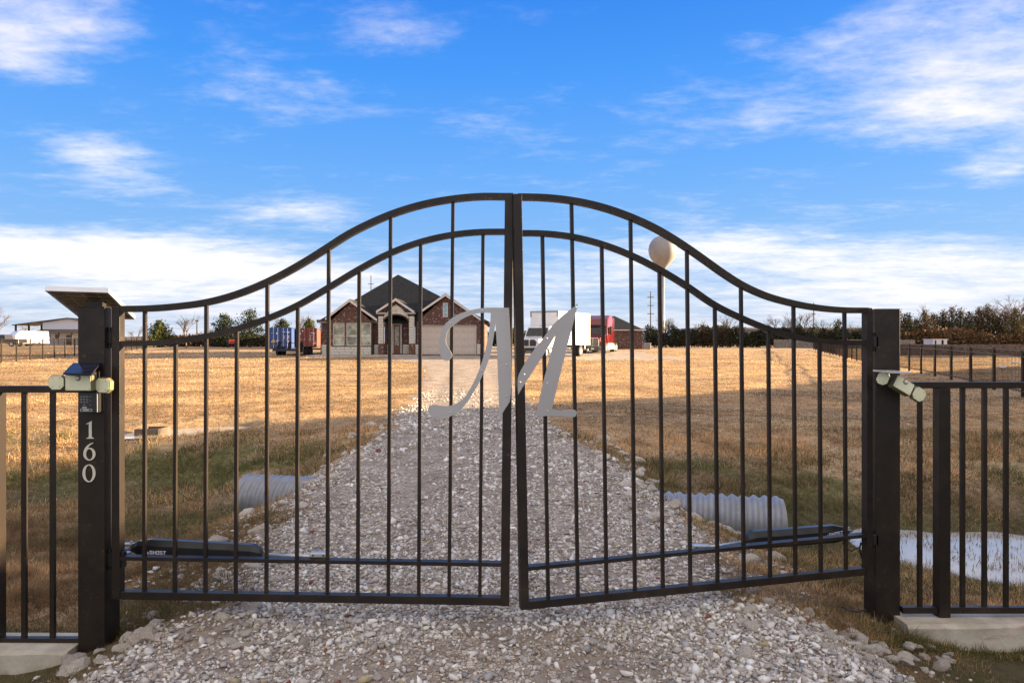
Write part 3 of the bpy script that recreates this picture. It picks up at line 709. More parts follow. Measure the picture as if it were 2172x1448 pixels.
def curb(label, x0, x1, y0, y1, z0, z1):
    n = 40; vs = []; fs = []
    for i in range(n+1):
        x = x0+(x1-x0)*i/n; w = lambda s: (vnoise(x, s, .22, 4)-.5)*.022
        ring = [(y0+w(1), z0), (y0-.004+w(2), (z0+z1)/2), (y0+w(3)*.6, z1-.018+w(5)*.5), (y0+.018+w(4), z1+w(6)*.3), (y1, z1+w(7)*.2), (y1, z0)]
        vs += [(x, float(a), float(b)) for a, b in ring]
    k = 6
    for i in range(n):
        for j in range(k): fs.append((i*k+j, i*k+(j+1) % k, (i+1)*k+(j+1) % k, (i+1)*k+j))
    fs += [tuple(range(k)), tuple(n*k+j for j in range(k))]
    t = MB().add(vs, fs).build('concrete_curb', M_curb, smooth=False); tag(t, label, 'concrete curb', 'concrete curbs under the low fence'); return t
M_curb = bpy.data.materials.new('stained_concrete'); M_curb.use_nodes = True; T = NT(M_curb.node_tree); P = T.n['Principled BSDF']
t_ = T.node('ShaderNodeTexCoord'); nA = T.noise(t_.outputs['Object'], 5, 6, .6); nB = T.noise(t_.outputs['Object'], 45, 4, .6)
mpc = T.node('ShaderNodeMapping'); T.l.new(t_.outputs['Object'], mpc.inputs[0]); mpc.inputs['Scale'].default_value = (1.0, .3, 5)
nC = T.noise(mpc.outputs[0], 2.0, 4, .6)
cc_ = T.mix(T.smooth(nA, .35, .7), (.58, .53, .44, 1), (.40, .35, .27, 1))
cc_ = T.mix(T.math('MULTIPLY', T.smooth(nC, .58, .72), .75), cc_, (.33, .17, .07, 1))
T.l.new(cc_, P.inputs['Base Color']); P.inputs['Roughness'].default_value = .85
b = T.node('ShaderNodeBump'); b.inputs['Strength'].default_value = .5; b.inputs['Distance'].default_value = .008; T.l.new(nB, b.inputs['Height']); T.l.new(b.outputs[0], P.inputs['Normal'])
curb('long stained concrete curb under the right low fence, beside green turf', 2.44, 7.4, 4.20, 4.52, -.5, -.148)
curb('short concrete curb under the left low fence, half covered by rocks', -5.3, -2.52, 3.86, 4.12, -.5, -.155)

# ------------------------------------------------------------------ culvert
cv = MB(); pa = Vector((-3.5, 9.0, -.46)); pb = Vector((3.05, 7.69, -.46)); ax = (pb-pa).normalized(); e1 = Vector((0, 0, 1)); e2 = ax.cross(e1).normalized()
Lc = (pb-pa).length; NS = 440; NA = 40; vs = []; fs = []
for wall, rr in ((0, .300), (1, .286)):
    for i in range(NS+1):
        s = Lc*i/NS
        for k in range(NA):
            a = 2*math.pi*k/NA; r = rr+.017*math.cos(2*math.pi*(s/.118+a/(2*math.pi)))
            vs.append(pa+ax*s+(e1*math.cos(a)+e2*math.sin(a))*r)
nn_ = (NS+1)*NA
for w_ in range(2):
    for i in range(NS):
        for k in range(NA): fs.append((w_*nn_+i*NA+k, w_*nn_+i*NA+(k+1) % NA, w_*nn_+(i+1)*NA+(k+1) % NA, w_*nn_+(i+1)*NA+k))
for i in (0, NS):
    for k in range(NA): fs.append((i*NA+k, i*NA+(k+1) % NA, nn_+i*NA+(k+1) % NA, nn_+i*NA+k))
o = cv.add(vs, fs).build('culvert_pipe', M_galv, smooth=True); tag(o, 'corrugated galvanised culvert pipe passing under the gravel driveway', 'culvert')

# drain box in the field
db = thing('drain_box', 'small open dark drain box in the puddle of the left field', 'drain box', (-6.75, 13.0, -.2))
for a_, b2 in (((-7.15, 12.92, -.40), (-6.70, 12.97, -.06)), ((-7.15, 13.35, -.40), (-6.70, 13.40, -.06)), ((-7.15, 12.972, -.4), (-7.10, 13.348, -.06)), ((-6.75, 12.972, -.4), (-6.70, 13.348, -.06))):
    MB().box(a_, b2).build('side_wall', mat('damp_wood', (.13, .095, .07), .8), db, True)

# ------------------------------------------------------------------ stones
def ico(sub, seed, jit, flat=.75):
    r = np.random.default_rng(seed); bm = bmesh.new()
    if sub == 1:                                  # small crushed stone: hull of a few points
        p = r.normal(size=(11, 3)); p /= np.linalg.norm(p, axis=1)[:, None]; p *= r.uniform(.8, 1.15, (11, 1))
        for q in p: bm.verts.new(tuple(q))
        g_ = bmesh.ops.convex_hull(bm, input=bm.verts[:]); bmesh.ops.delete(bm, geom=[e for e in g_['geom_interior'] if isinstance(e, bmesh.types.BMVert)], context='VERTS')
        bmesh.ops.triangulate(bm, faces=bm.faces[:]); bm.verts.index_update()
        v = np.array([tuple(q.co) for q in bm.verts]); f = np.array([[q.index for q in fa.verts] for fa in bm.faces]); bm.free()
        return v*np.array([1.2, .9, flat]), f
    bmesh.ops.create_icosphere(bm, subdivisions=sub, radius=1)
    v = np.array([tuple(q.co) for q in bm.verts]); f = np.array([[q.index for q in fa.verts] for fa in bm.faces]); bm.free()
    # cut with random planes to get crushed-stone facets
    for _ in range(7 if sub > 1 else 3):
        n = r.normal(size=3); n /= np.linalg.norm(n); d = r.uniform(.55, .85)
        k = v @ n; ov = np.maximum(k-d, 0); v = v-np.outer(ov, n)
    v = v*(1+r.normal(size=(len(v), 1))*jit); v *= np.array([1.15, .9, flat]); return v, f
def stones(name, x, y, size, tint, label, sink=.25, nshape=10):
    n = len(x); z = H(x, y); out_v = []; out_f = []; out_c = []; off = 0
    sh = RNG.integers(0, nshape, n)
    for k in range(nshape):
        m = np.where(sh == k)[0]
        if not len(m): continue
        v, f = ico(1, 100+k, .10); q = len(m)
        a = RNG.uniform(0, 2*np.pi, q); b = RNG.normal(0, .35, q)
        sc = size[m][:, None]*RNG.uniform(.75, 1.25, (q, 3))
        P = v[None]*sc[:, None, :]
        ca, sa, cb_, sb = np.cos(a)[:, None], np.sin(a)[:, None], np.cos(b)[:, None], np.sin(b)[:, None]
        X, Y, Z = P[..., 0], P[..., 1], P[..., 2]; Y, Z = Y*cb_-Z*sb, Y*sb+Z*cb_; X, Y = X*ca-Y*sa, X*sa+Y*ca
        P = np.stack([X+x[m][:, None], Y+y[m][:, None], Z+(z[m]+size[m]*sink)[:, None]], -1)
        nv = v.shape[0]; F_ = f[None]+(np.arange(q)*nv)[:, None, None]+off
        out_v.append(P.reshape(-1, 3)); out_f.append(F_.reshape(-1, 3)); out_c.append(np.repeat(tint[m], nv, 0)); off += q*nv
    o = np_mesh(name, np.concatenate(out_v), np.concatenate(out_f), M_gravel, tint=np.concatenate(out_c))
    tag(o, label, 'gravel', kind='stuff'); return o
M_gravel = attr_mat('crushed_limestone', .85, nscale=90, nvar=.3, bump=.5)
def stone_tint(n, bright=1.0):
    t = RNG.random(n)[:, None]; a = np.array([.34, .285, .24]); b = np.array([.86, .82, .75]); c = a*(1-t)+b*t
    gr_ = RNG.random(n) < .16; c[gr_] = np.array([.40, .375, .35])*RNG.uniform(.7, 1.2, (gr_.sum(), 1))
    rd = RNG.random(n) < .004; c[rd] = np.array([.26, .09, .055]); ye = RNG.random(n) < .02; c[ye] = np.array([.45, .37, .22])
    return np.clip(c*bright*RNG.uniform(.85, 1.2, (n, 1)), 0, .92)
def scatter(n, y0, y1, power, xw, maskf):
    """points thinned with distance"""
    u = RNG.random(n); y = (y0**(1-power)+u*(y1**(1-power)-y0**(1-power)))**(1/(1-power)) if power != 1 else y0*(y1/y0)**u
    x = RNG.uniform(-1, 1, n)*xw(y); p = maskf(x, y); k = RNG.random(n) < p; return x[k], y[k]
def gm_near(x, y):
    m = gravel_mask(x, y)
    patch = sstep(fbm(x, y, 1.1, 77), .36, .56)          # bare earth shows between the stones
    s = np.abs(x-drive_c(y)); track = .62*np.exp(-((s-.72)/.24)**2)*sstep(y, 4.5, 7)   # worn wheel tracks
    return np.clip(m*(.25+.75*patch)*(1-track), 0, 1)*(1-sstep(y, 12, 25))
gx, gy = scatter(60000, 2.9, 5.2, 1.2, lambda y: 2.9+0*y, gm_near)
n = len(gx); sz = np.clip(np.exp(RNG.normal(np.log(.0085), .50, n)), .0035, .030)
stones('gravel', gx, gy, sz, stone_tint(n), 'loose pale crushed limestone gravel in front of and under the gate', .35)
gx, gy = scatter(80000, 5.2, 25, 1.7, lambda y: 4.2+0*y, gm_near)
n = len(gx); sz = np.clip(np.exp(RNG.normal(np.log(.0115), .5, n)), .005, .045)*np.clip(gy/8, .8, 1.5)
stones('gravel', gx, gy, sz, stone_tint(n), 'pale crushed limestone on the driveway behind the gate', .3)

# individual rocks
ROCKS = []
for k in range(12):
    v, f = ico(3, 500+k, .012, .72)
    nz = np.array([vnoise(p[0]*1.0+k*9, p[1]+p[2]*1.7, .35, k) for p in v]); v = v*(1+(nz[:, None]-.5)*.22)
    me = bpy.data.meshes.new('rock'); me.from_pydata(v.tolist(), [], f.tolist()); me.materials.append(M_rock if k % 3 else M_rock2); ROCKS.append(me)
def rocks(n, reg, smin, smax, label, group, seed, power=1.6):
    r = random.Random(seed); c = 0
    while c < n:
        x, y = reg(r); s = smin+(smax-smin)*r.random()**power
        o = bpy.data.objects.new('rock', r.choice(ROCKS)); COL.objects.link(o)
        o.scale = (s, s*r.uniform(.75, 1.1), s*r.uniform(.7, 1.0)); o.rotation_euler = (r.uniform(-.4, .4), r.uniform(-.4, .4), r.uniform(0, 6.28))
        o.location = (x, y, Hs(x, y)+s*.25); tag(o, label, 'rock', group); c += 1
def pxreg(x0, x1, y0, y1, zg):
    """uniform over a patch of ground seen between these image limits"""
    def f(r):
        px = r.uniform(x0, x1); py = r.uniform(y0, y1); Y = (CAMZ-zg)*F/(py-CY); return ((px-CX)/F*Y, Y)
    return f
rocks(40, pxreg(235, 560, 1285, 1405, -.08), .022, .055, 'pale limestone rock on the bare earth right of the foot of the 160 gate post', 'limestone rocks right of the 160 post', 1)
rocks(12, pxreg(100, 330, 1385, 1446, -.16), .022, .075, 'limestone rock in front of the left gate post beside the short concrete curb', 'limestone rocks by the short curb', 2)
rocks(22, pxreg(380, 620, 1195, 1262, -.08), .02, .06, 'limestone rock seen through the bottom bars of the left gate leaf', 'rocks behind the lower left leaf', 3)
rocks(48, pxreg(1560, 1900, 1290, 1445, -.12), .018, .048, 'small white limestone rock among dry grass left of the right gate post foot', 'rocks left of the right post foot', 4)
rocks(28, pxreg(1780, 2010, 1370, 1446, -.22), .025, .055, 'limestone rock on the slope below the right gate post', 'rocks below the right gate post', 5)
rocks(5, pxreg(1950, 2025, 1392, 1425, -.28), .028, .042, 'white limestone rock in the small cluster on the green turf at right', 'rocks clustered on the turf', 6)
rocks(58, lambda r: (lambda y: (float(drive_c(y))-float(drive_w(y))-r.uniform(-.25, .75), y))(r.uniform(5.2, 13.5)), .03, .10, 'limestone rock tipped on the left shoulder of the driveway towards the culvert', 'rocks on the left driveway shoulder', 7)
rocks(72, lambda r: (lambda y: (float(drive_c(y))+float(drive_w(y))+r.uniform(-.35, .85), y))(r.uniform(5.0, 12.0)), .03, .105, 'limestone rock tipped on the right shoulder of the driveway towards the culvert', 'rocks on the right driveway shoulder', 8)
rocks(14, lambda r: (float(drive_c(4))+r.uniform(-1.5, 1.6), r.uniform(3.2, 3.95)), .018, .038, 'larger stone lying proud of the foreground gravel', 'larger stones in the foreground gravel', 9)

# ------------------------------------------------------------------ grass
M_grass = attr_mat('grass_blades', .75, trans=.35, nscale=3, nvar=.2, bump=0)
def blades(name, x, y, h, w, green, label, lean=.9, cat='grass', zmin=-9):
    n = len(x); z = np.maximum(H(x, y)-.01, zmin); a = RNG.uniform(0, 2*np.pi, n); l = RNG.normal(0, lean, n)*h; la = RNG.uniform(0, 2*np.pi, n)
    bx = np.cos(a)*w*.5; by = np.sin(a)*w*.5
    hh = h*RNG.uniform(.6, 1.1, n)
    p0 = np.stack([x-bx, y-by, z], 1); p1 = np.stack([x+bx, y+by, z], 1)
    p2 = np.stack([x+np.cos(la)*l, y+np.sin(la)*l, z+hh], 1)
    V_ = np.stack([p0, p1, p2], 1).reshape(-1, 3); F_ = np.arange(3*n).reshape(n, 3)
    t = RNG.random(n)[:, None]
    dry_ = np.array([.34, .235, .13])*(1-t)+np.array([.74, .55, .34])*t
    cl = np.clip(y*.016, .09, .6); k_ = np.where(y < 9, vnoise(x, y, .13, 201), np.where(y < 20, vnoise(x, y, .28, 202), vnoise(x, y, .7, 203)))
    dry_ = np.array([1.24, 1.08, .88])*dry_*((.40+.64*sstep(fbm(x*.6, y*1.1, 2.3, 51, 5), .32, .60))*(.45+1.0*k_))[:, None]
    rd = RNG.random(n) < .12; dry_[rd] = np.array([.26, .14, .075])
    gr_ = np.array([.085, .085, .028])*(1-t)+np.array([.23, .215, .08])*t
    g = np.clip(green, 0, 1); isg = RNG.random(n) < g
    c = np.where(isg[:, None], gr_, dry_)
    o = np_mesh(name, V_, F_, M_grass, tint=np.repeat(c, 3, 0)); tag(o, label, cat, kind='stuff'); return o
def no_build(x, y):
    k = np.ones(len(x))
    k[(y > 58.5) & (x > -18) & (x < -2)] = 0
    return k
def in_puddle(x, y): return (H(x, y) < -.655) & (x > 3)
def gmask(x, y):
    g = 1-gravel_mask(x, y); d = .25+.75*sstep(fbm(x, y, .9, 61), .30, .55)
    return np.clip(g, 0, 1)*d*no_build(x, y)*(1-sstep(scrape(x, y), .05, .4))*np.where(in_puddle(x, y), .06, 1.0)
X, Y = scatter(430000, 4.0, 13, 1.3, lambda y: y*.80+.4, gmask)
blades('grass', X, Y, (.022+.22*fbm(X, Y, .35, 31)**3)*np.clip(Y/7, .8, 1.5), .0062*np.clip(Y/6, .8, 2), green_at(X, Y)*1.1+(fbm(X, Y, 1.2, 33)-.5)*1.1, 'dry tan and green grass of the ditch banks just behind the gate')
X, Y = scatter(300000, 13, 75, 1.9, lambda y: y*.82, gmask)
blades('grass', X, Y, .022+.0013*Y, .005+.0008*Y, green_at(X, Y)+(fbm(X, Y, 3.2, 35)-.55)*.7, 'dry golden grass of the sunlit field')
def fmask(x, y):
    s = np.abs(x-.0); g = sstep(s+(fbm(x, y, .4, 3)-.5)*.9, 1.9, 2.5); return g
X, Y = scatter(90000, 2.8, 4.3, .5, lambda y: 4.2+0*y, fmask)
k = ~((Y > 3.84) & (np.abs(X) > 2.4)); X, Y = X[k], Y[k]
blades('grass', X, Y, .022+.02*RNG.random(len(X)), .0035+0*X, np.full(len(X), .86), 'short green turf in front of the concrete curbs')
X, Y = scatter(70000, 3.0, 4.9, .6, lambda y: 2.75+0*y, lambda x, y: np.clip(sstep(np.abs(x+.05), 1.35, 2.1)*sstep(fbm(x, y, .5, 90), .36, .58)+.5*np.exp(-(((x-.5)/.35)**2+((y-3.6)/.25)**2))+.25*np.exp(-(((x+.2)/.3)**2+((y-3.5)/.2)**2)), 0, 1))
blades('grass', X, Y, .022+.035*RNG.random(len(X)), .0032+0*X, np.full(len(X), .42), 'thin dry weeds growing through the edge of the gravel')
X, Y = scatter(170000, 4.05, 7.6, .8, lambda y: y*.82+.5, gmask)
blades('grass', X, Y, .03+.20*fbm(X, Y, .30, 131)**3, .0060+0*X, green_at(X, Y)*.9+(fbm(X, Y, .8, 133)-.5)*1.0, 'longer tangled dry grass close behind the fence and gate')
# tussocks standing out of the puddle
X, Y = scatter(60000, 5.4, 8.8, 1., lambda y: 9+0*y, lambda x, y: in_puddle(x, y)*(.10+.90*sstep(fbm(x, y, .22, 12), .44, .60)))
if len(X): blades('grass', X, Y, .03+.06*RNG.random(len(X))**2, .009+0*X, np.full(len(X), .5), 'dry stalks standing in the ditch puddle', .3, zmin=-.675)

# ------------------------------------------------------------------ trees
M_leafdark = attr_mat('cedar_foliage', .8, trans=.12, nscale=2, nvar=.3, bump=0)
def foliage(name, pts, size, tint, parent, label=None):
    n = len(pts); a = RNG.normal(size=(n, 3)); a /= np.linalg.norm(a, axis=1)[:, None]; b = RNG.normal(size=(n, 3)); b -= a*(a*b).sum(1)[:, None]; b /= np.linalg.norm(b, axis=1)[:, None]
    s = (size*RNG.uniform(.5, 1.3, n))[:, None]
    V_ = np.stack([pts-a*s*.5, pts+a*s*.5, pts+b*s*1.2+np.array([0, 0, .2])*s], 1).reshape(-1, 3)
    o = np_mesh(name, V_, np.arange(3*n).reshape(n, 3), M_leafdark, parent, tint=np.repeat(tint, 3, 0)); return o
def cedar(x, y, h, w, label, group, tone=(.028, .038, .014), n=4200, fat=.8, sz=.19, parts=True, tops=1):
    z0 = Hs(x, y); t = thing('cedar_tree', label, 'tree', (x, y, z0), group=group)
    NB = 46; P = []
    wts = [(1-(i+.5)/NB)**fat+.12 for i in range(NB)]; sw = sum(wts)
    for i in range(NB):
        br = int(n*wts[i]/sw)+1
        k = (i+.5)/NB; zc = h*(.02+.94*k); rad = w*.5*min(1, (1-k)**fat*1.15+.02)*random.uniform(.55, 1.15)
        a = i*2.4+random.uniform(-.4, .4); L = RNG.random(br)**.6
        cx = np.cos(a)*rad*L; cy = np.sin(a)*rad*L
        spread = .05*w+.10*w*(1-k)
        P.append(np.stack([cx+RNG.normal(0, spread, br), cy+RNG.normal(0, spread, br), zc+L*rad*.35+RNG.normal(0, .035*h, br)-.02*h], 1))
    P = np.concatenate(P); P[:, 2] = np.clip(P[:, 2], .05, h*1.02)
    tint = np.array(tone)*RNG.uniform(.5, 1.6, (len(P), 1))
    foliage('crown', P, sz, tint, t)
    if parts: MB().tube([(0, 0, -.2), (0, 0, h*.5), (0, 0, h*.97)], [h*.028, h*.016, h*.003], 6).build('trunk', M_barkdark, t)
    return t
def bare(x, y, h, spread, label, group, seed, depth=5, m=None, n0=4, lean=0.0):
    r = random.Random(seed); z0 = Hs(x, y); t = thing('bare_tree', label, 'tree', (x, y, z0), group=group)
    tr = MB(); br = MB(); k = h*.024
    def grow(p, d, L, rad, lv):
        q = p+d*L*.5+Vector((r.uniform(-1, 1), r.uniform(-1, 1), 0))*L*.06; e = q+(d+Vector((r.uniform(-.2, .2), r.uniform(-.2, .2), .05))).normalized()*L*.5
        (tr if lv == 0 else br).tube([p, q, e], [rad, rad*.85, rad*.68], 5 if lv < 2 else 3, cap=False)
        if lv >= depth: return
        nb = r.choice((2, 3)) if lv else n0
        for i in range(nb):
            a = r.uniform(0, 6.28); tl = r.uniform(.25, .75)*spread
            nd = (d+Vector((math.cos(a), math.sin(a), .1))*tl).normalized(); s = q.lerp(e, r.uniform(.1, 1)) if i else e
            grow(s, nd, L*r.uniform(.6, .82), rad*.6, lv+1)
    grow(Vector((0, 0, -.1)), Vector((lean, 0, 1)).normalized(), h*.30, k, 0)
    tr.build('trunk', m or M_bark, t); br.build('branches', m or M_bark, t); return t

# left field trees  (image column, distance, height, width)
def col_x(px, Y): return (px-CX)/F*Y
Cg = 'cedar trees behind the left field'
cedar(col_x(338, 95), 95, 3.9, 3.9, 'lone small rounded cedar left of the bare tree', Cg, (.060, .070, .018))
cedar(col_x(475, 100), 100, 5.0, 5.2, 'shorter dark cedar left of the tallest cedar', Cg)
cedar(col_x(530, 98), 98, 5.6, 6.4, 'tallest twin-topped dark cedar left of the blue container', Cg, n=3600)
cedar(col_x(599, 105), 105, 4.4, 4.6, 'cedar top showing above the blue container', Cg)
cedar(col_x(655, 110), 110, 4.6, 3.8, 'olive green cedar behind the red container', Cg, (.085, .085, .022))
cedar(col_x(700, 116), 116, 4.0, 3.8, 'cedar hidden behind the left end of the house', Cg, (.07, .075, .022))
Bg = 'bare winter trees behind the left field'
bare(col_x(395, 92), 92, 5.3, 1.0, 'bare multi-stemmed tree between the small cedar and the tall cedars', Bg, 3, 6, n0=5)
bare(col_x(290, 100), 100, 3.8, 1.1, 'low bare tree just right of the left gate post', Bg, 4, 5)
bare(col_x(640, 125), 125, 6.6, 1.0, 'bare tree rising behind the red container', Bg, 5, 6)
bare(col_x(595, 125), 125, 6.0, 1.0, 'bare tree behind the blue container', Bg, 6, 6)
bare(col_x(670, 130), 130, 6.6, 1.0, 'bare tree beside the left eave of the house', Bg, 7, 6)
bare(col_x(-8, 110), 110, 7.2, 1.1, 'bare tree at the far left edge by the white trailer', Bg, 8, 6)
bare(col_x(60, 170), 170, 6.5, 1.0, 'bare tree seen under the open lean-to of the shop', Bg, 9, 5)
bare(col_x(965, 120), 120, 6.5, 1.0, 'bare tree peeping over the garage gable', Bg, 10, 6)
# brown scrub band behind the left field
def scrub(label, x0, x1, Y, h, tone, n, name='scrub', sz=.28):
    X_ = RNG.uniform(x0, x1, n); Y_ = Y+RNG.normal(0, 1.5, n); top = h*(.55+.7*fbm(X_, Y_*0, 3.5, int(Y)))
    Z_ = H(X_, Y_)+RNG.random(n)**.8*top
    tint = np.array(tone)*RNG.uniform(.5, 1.5, (n, 1))
    o = foliage(name, np.stack([X_, Y_, Z_], 1), sz, tint, None); tag(o, label, 'scrub', kind='stuff'); return o
scrub('reddish brown winter scrub behind the left field', col_x(352, 108), col_x(585, 108), 108, 1.9, (.085, .045, .030), 9000)
scrub('dark cedar scrub between the house and the trucks', col_x(1000, 110), col_x(1130, 110), 110, 2.8, (.030, .036, .016), 5000)
# hedgerow right of the trucks
Hg = 'dark cedars of the hedgerow across the far right field'
rr = random.Random(11)
for i, px in enumerate(range(1375, 1860, 16)):
    Y = 97+rr.uniform(-1.5, 2.5)
    cedar(col_x(px+rr.uniform(-4, 4), Y), Y, rr.uniform(2.0, 3.3)*(1.25 if 1495 < px < 1535 else 1), rr.uniform(2.3, 3.2), 'squat dark hedgerow cedar '+('below the water tower' if px < 1440 else 'left of the spired cedar' if px < 1495 else 'in the taller spired clump' if px < 1535 else 'in front of the left half of the warehouse' if px < 1660 else 'below the leaning forked bare tree' if px < 1740 else 'nearest the right gate post'), Hg, (.028, .032, .014) if rr.random() < .7 else (.05, .04, .02), 1900, .5, .16)
Ug = 'bare trees standing in the far right hedgerow'
for px, h, s, lb in ((1412, 5.2, 21, 'bare rounded tree in front of the foot of the water tower'), (1490, 4.2, 22, 'bare sapling between two hedgerow cedars left of the grey warehouse'),
                     (1543, 5.3, 23, 'bare tree left of the broad round-crowned tree in the hedgerow'), (1650, 6.0, 24, 'broad round-crowned bare tree, fullest in the hedgerow'),
                     (1700, 6.4, 25, 'leaning forked bare tree right of the round-crowned one'), (1742, 4.8, 26, 'pale low bare tree beside the thin utility pole'), (1815, 4.6, 27, 'bare brushy tree just left of the right gate post'),
                     (1392, 4.0, 28, 'low bare brush left of the water tower'), (1675, 5.6, 29, 'bare tree overlapping the round-crowned tree from the right')):
    bare(col_x(px, 99), 99, h, 1.1, lb, Ug, s, 6, n0=5)
cedar(col_x(1778, 99), 99, 4.2, 3.6, 'pointed cedar standing above the hedgerow left of the right gate post', 'single cedars above the hedgerow', (.035, .040, .016), 1500)
# right tree line
Rg = 'tall dark cedars of the right tree line'
for i in range(17):
    px = 1905+i*19; Y = 104+rr.uniform(-4, 4); hh = rr.uniform(3.7, 6.0) if px < 2030 else rr.uniform(3.9, 6.6)
    cedar(col_x(px, Y), Y, hh*(1.0 if i % 3 else 1.12), rr.uniform(3.2, 4.4), 'tall dark cedar of the right tree line '+('just right of the gate post' if px < 1965 else 'behind the small white shed' if px < 2030 else 'under the bare crooked trees' if px < 2175 else 'at the right edge of the photo'), Rg, (.075, .062, .024) if i % 3 else (.10, .062, .030), 3200, .75, .17)
scrub('brown undergrowth along the foot of the right tree line', col_x(1890, 100), col_x(2300, 100), 100, 2.6, (.11, .065, .032), 6000)
for px, h, s in ((2095, 9.2, 31), (2130, 8.6, 32), (2155, 9.8, 33), (2075, 7.8, 34), (1965, 7.6, 35)):
    bare(col_x(px, 108), 108, h, 1.3, {2095: 'bare crooked tree, left of the three tall ones at the right edge', 2130: 'bare crooked tree, middle of the three tall ones at the right edge', 2155: 'tallest bare crooked tree at the right edge', 2075: 'short bare tree left of the crooked ones', 1965: 'bare spindly tree above the cedars right of the gate post'}[px], 'bare trees in the right tree line', s, 6, m=mat('bark_reddish', (.20, .12, .075), .9, var=.3), n0=4)

# off to the right: unseen hedge, added and shaped to throw the foreground shade
def shade_windbreak(pts):
    core = MB(); rows = []; n = 160
    P3 = [Vector(p) for p in pts]; seg = [0]
    for a, b_ in zip(P3, P3[1:]): seg.append(seg[-1]+(b_-a).length)
    out = []
    for i in range(n+1):
        s = seg[-1]*i/n; j = min(max(int(np.searchsorted(seg, s))-1, 0), len(P3)-2); q = P3[j].lerp(P3[j+1], (s-seg[j])/(seg[j+1]-seg[j]))
        out.append(Vector((q.x, q.y, q.z+(float(vnoise(s, 0, 1.3, 5))-.5)*.28)))
    A = [Vector((q.x-.8, q.y+.4, -1)) for q in out]; B = [Vector((q.x-.5, q.y+.2, q.z)) for q in out]; C = [Vector((q.x+.9, q.y-.4, q.z-.1)) for q in out]; D = [Vector((q.x+1.3, q.y-.6, -1)) for q in out]
    vs = []; fs = []
    for r_ in zip(A, B, C, D): vs += list(r_)
    for i in range(n):
        for k in range(3): fs.append((i*4+k, i*4+k+1, i*4+4+k+1, i*4+4+k))
    t = thing('shade_hedge', 'long tall evergreen hedge added out of view at right to shade the foreground', 'hedge', (pts[2][0], pts[2][1], 0))
    core.add(vs, fs).build('hedge_core', mat('hedge_green', (.03, .04, .015), .9, var=.4, vscale=2), t, True)
    m = 16000; ii = RNG.integers(0, n, m); q = np.array([tuple(out[i]) for i in ii]); q[:, 0] += RNG.normal(0, .7, m); q[:, 1] += RNG.normal(0, .6, m); q[:, 2] = RNG.random(m)**.6*q[:, 2]+.02
    foliage('hedge_leaves', q-np.array(tuple(ORG[t.name])), .25, np.array([.04, .055, .02])*RNG.uniform(.5, 1.5, (m, 1)), t)
EXT = 1/math.tan(SUN_EL)
def lift(x, y, z, t):
    """point t metres higher along the sun ray through (x, y, z)"""
    return (x+t*EXT*math.cos(SUN_AZ), y+t*EXT*math.sin(SUN_AZ), z+t)
shade_windbreak([lift(x_, y_, .42, t_) for x_, y_, t_ in ((-6, -30, 5.5), (-4, -6, 5.5), (-2.3, 4, 5.5), (-2.9, 9.5, 5.5), (-3.0, 12.4, 5.6), (-1.7, 14.8, 5.7), (4.0, 17.8, 5.8), (7.4, 20.0, 5.9), (11.6, 23.3, 6.1), (15.2, 27.2, 6.3), (31, 40.3, 7.0), (42, 48, 7.3))])

# ------------------------------------------------------------------ house
HX = lambda c: .008094*c-18.665
HZ = lambda c: 8.463-.008094*c
HY = 60.6; GZ0 = .40
hs = thing('brick_house', 'single storey red brick house with pale stone base, black hip roof and two-car garage', 'house', (-9.8, HY, GZ0))
def hb(name, c0, y0, z0, c1, y1, z1, m, par=None, **k):
    """box by photo columns/rows of the house front; returns object"""
    return MB().box((HX(c0), y0, z0), (HX(c1), y1, z1)).build(name, m, par or hs, True, **k)
EV = HZ(632)
# walls (front faces at HY for wings, recessed between)
def gable_wall(name, c0, c1, cp, zp, y, d, holes=()):
    """front wall with gable top; d = thickness"""
    x0, x1, xp = HX(c0), HX(c1), HX(cp)
    mb = MB(); zb = GZ0
    xs_h = sorted(set([x0, x1]+[HX(h[0]) for h in holes]+[HX(h[1]) for h in holes]))
    for a, b_ in zip(xs_h, xs_h[1:]):
        hit = [h for h in holes if HX(h[0]) <= a+1e-4 and HX(h[1]) >= b_-1e-4]
        if hit:
            zt, z_b = HZ(hit[0][2]), HZ(hit[0][3])
            if z_b > zb+.02: mb.box((a, y, zb), (b_, y+d, z_b))
            mb.box((a, y, zt), (b_, y+d, EV))
        else: mb.box((a, y, zb), (b_, y+d, EV))
    mb.prism([(x0, y, EV), (x1, y, EV), (x1, y, EV+.02), (xp, y, zp), (x0, y, EV+.02)], (0, d, 0))
    return mb.build(name, M_brick, hs, True)
gable_wall('wall', 310, 765, 533, HZ(415), HY, .3, [(342, 468, 643, 895), (488, 627, 643, 895), (640, 760, 643, 895)])
gable_wall('wall', 1262, 1992, 1580, HZ(350), HY, .3, [(1300, 1908, 672, 992)])
hb('wall', 197, HY+.6, GZ0, 312, HY+.9, EV, M_brick); hb('wall', 760, HY+.5, GZ0, 850, HY+.8, EV, M_brick)
hb('wall', 1235, HY+.5, GZ0, 1262, HY+.8, EV, M_brick); hb('wall', 1992, HY+1.2, GZ0, 1998, HY+9, EV, M_brick); hb('wall', 197, HY+.9, GZ0, 205, HY+11, EV, M_brick)
# gable vents and window
wv = hb('window', 1548, HY-.03, HZ(580), 1602, HY+.0, HZ(425), M_whitem); 
MB().box((HX(1556), HY-.036, HZ(572)), (HX(1594), HY-.03, HZ(433))).build('pane', mat('sky_glass', (.30, .45, .52), .1, var=.2), wv, True)
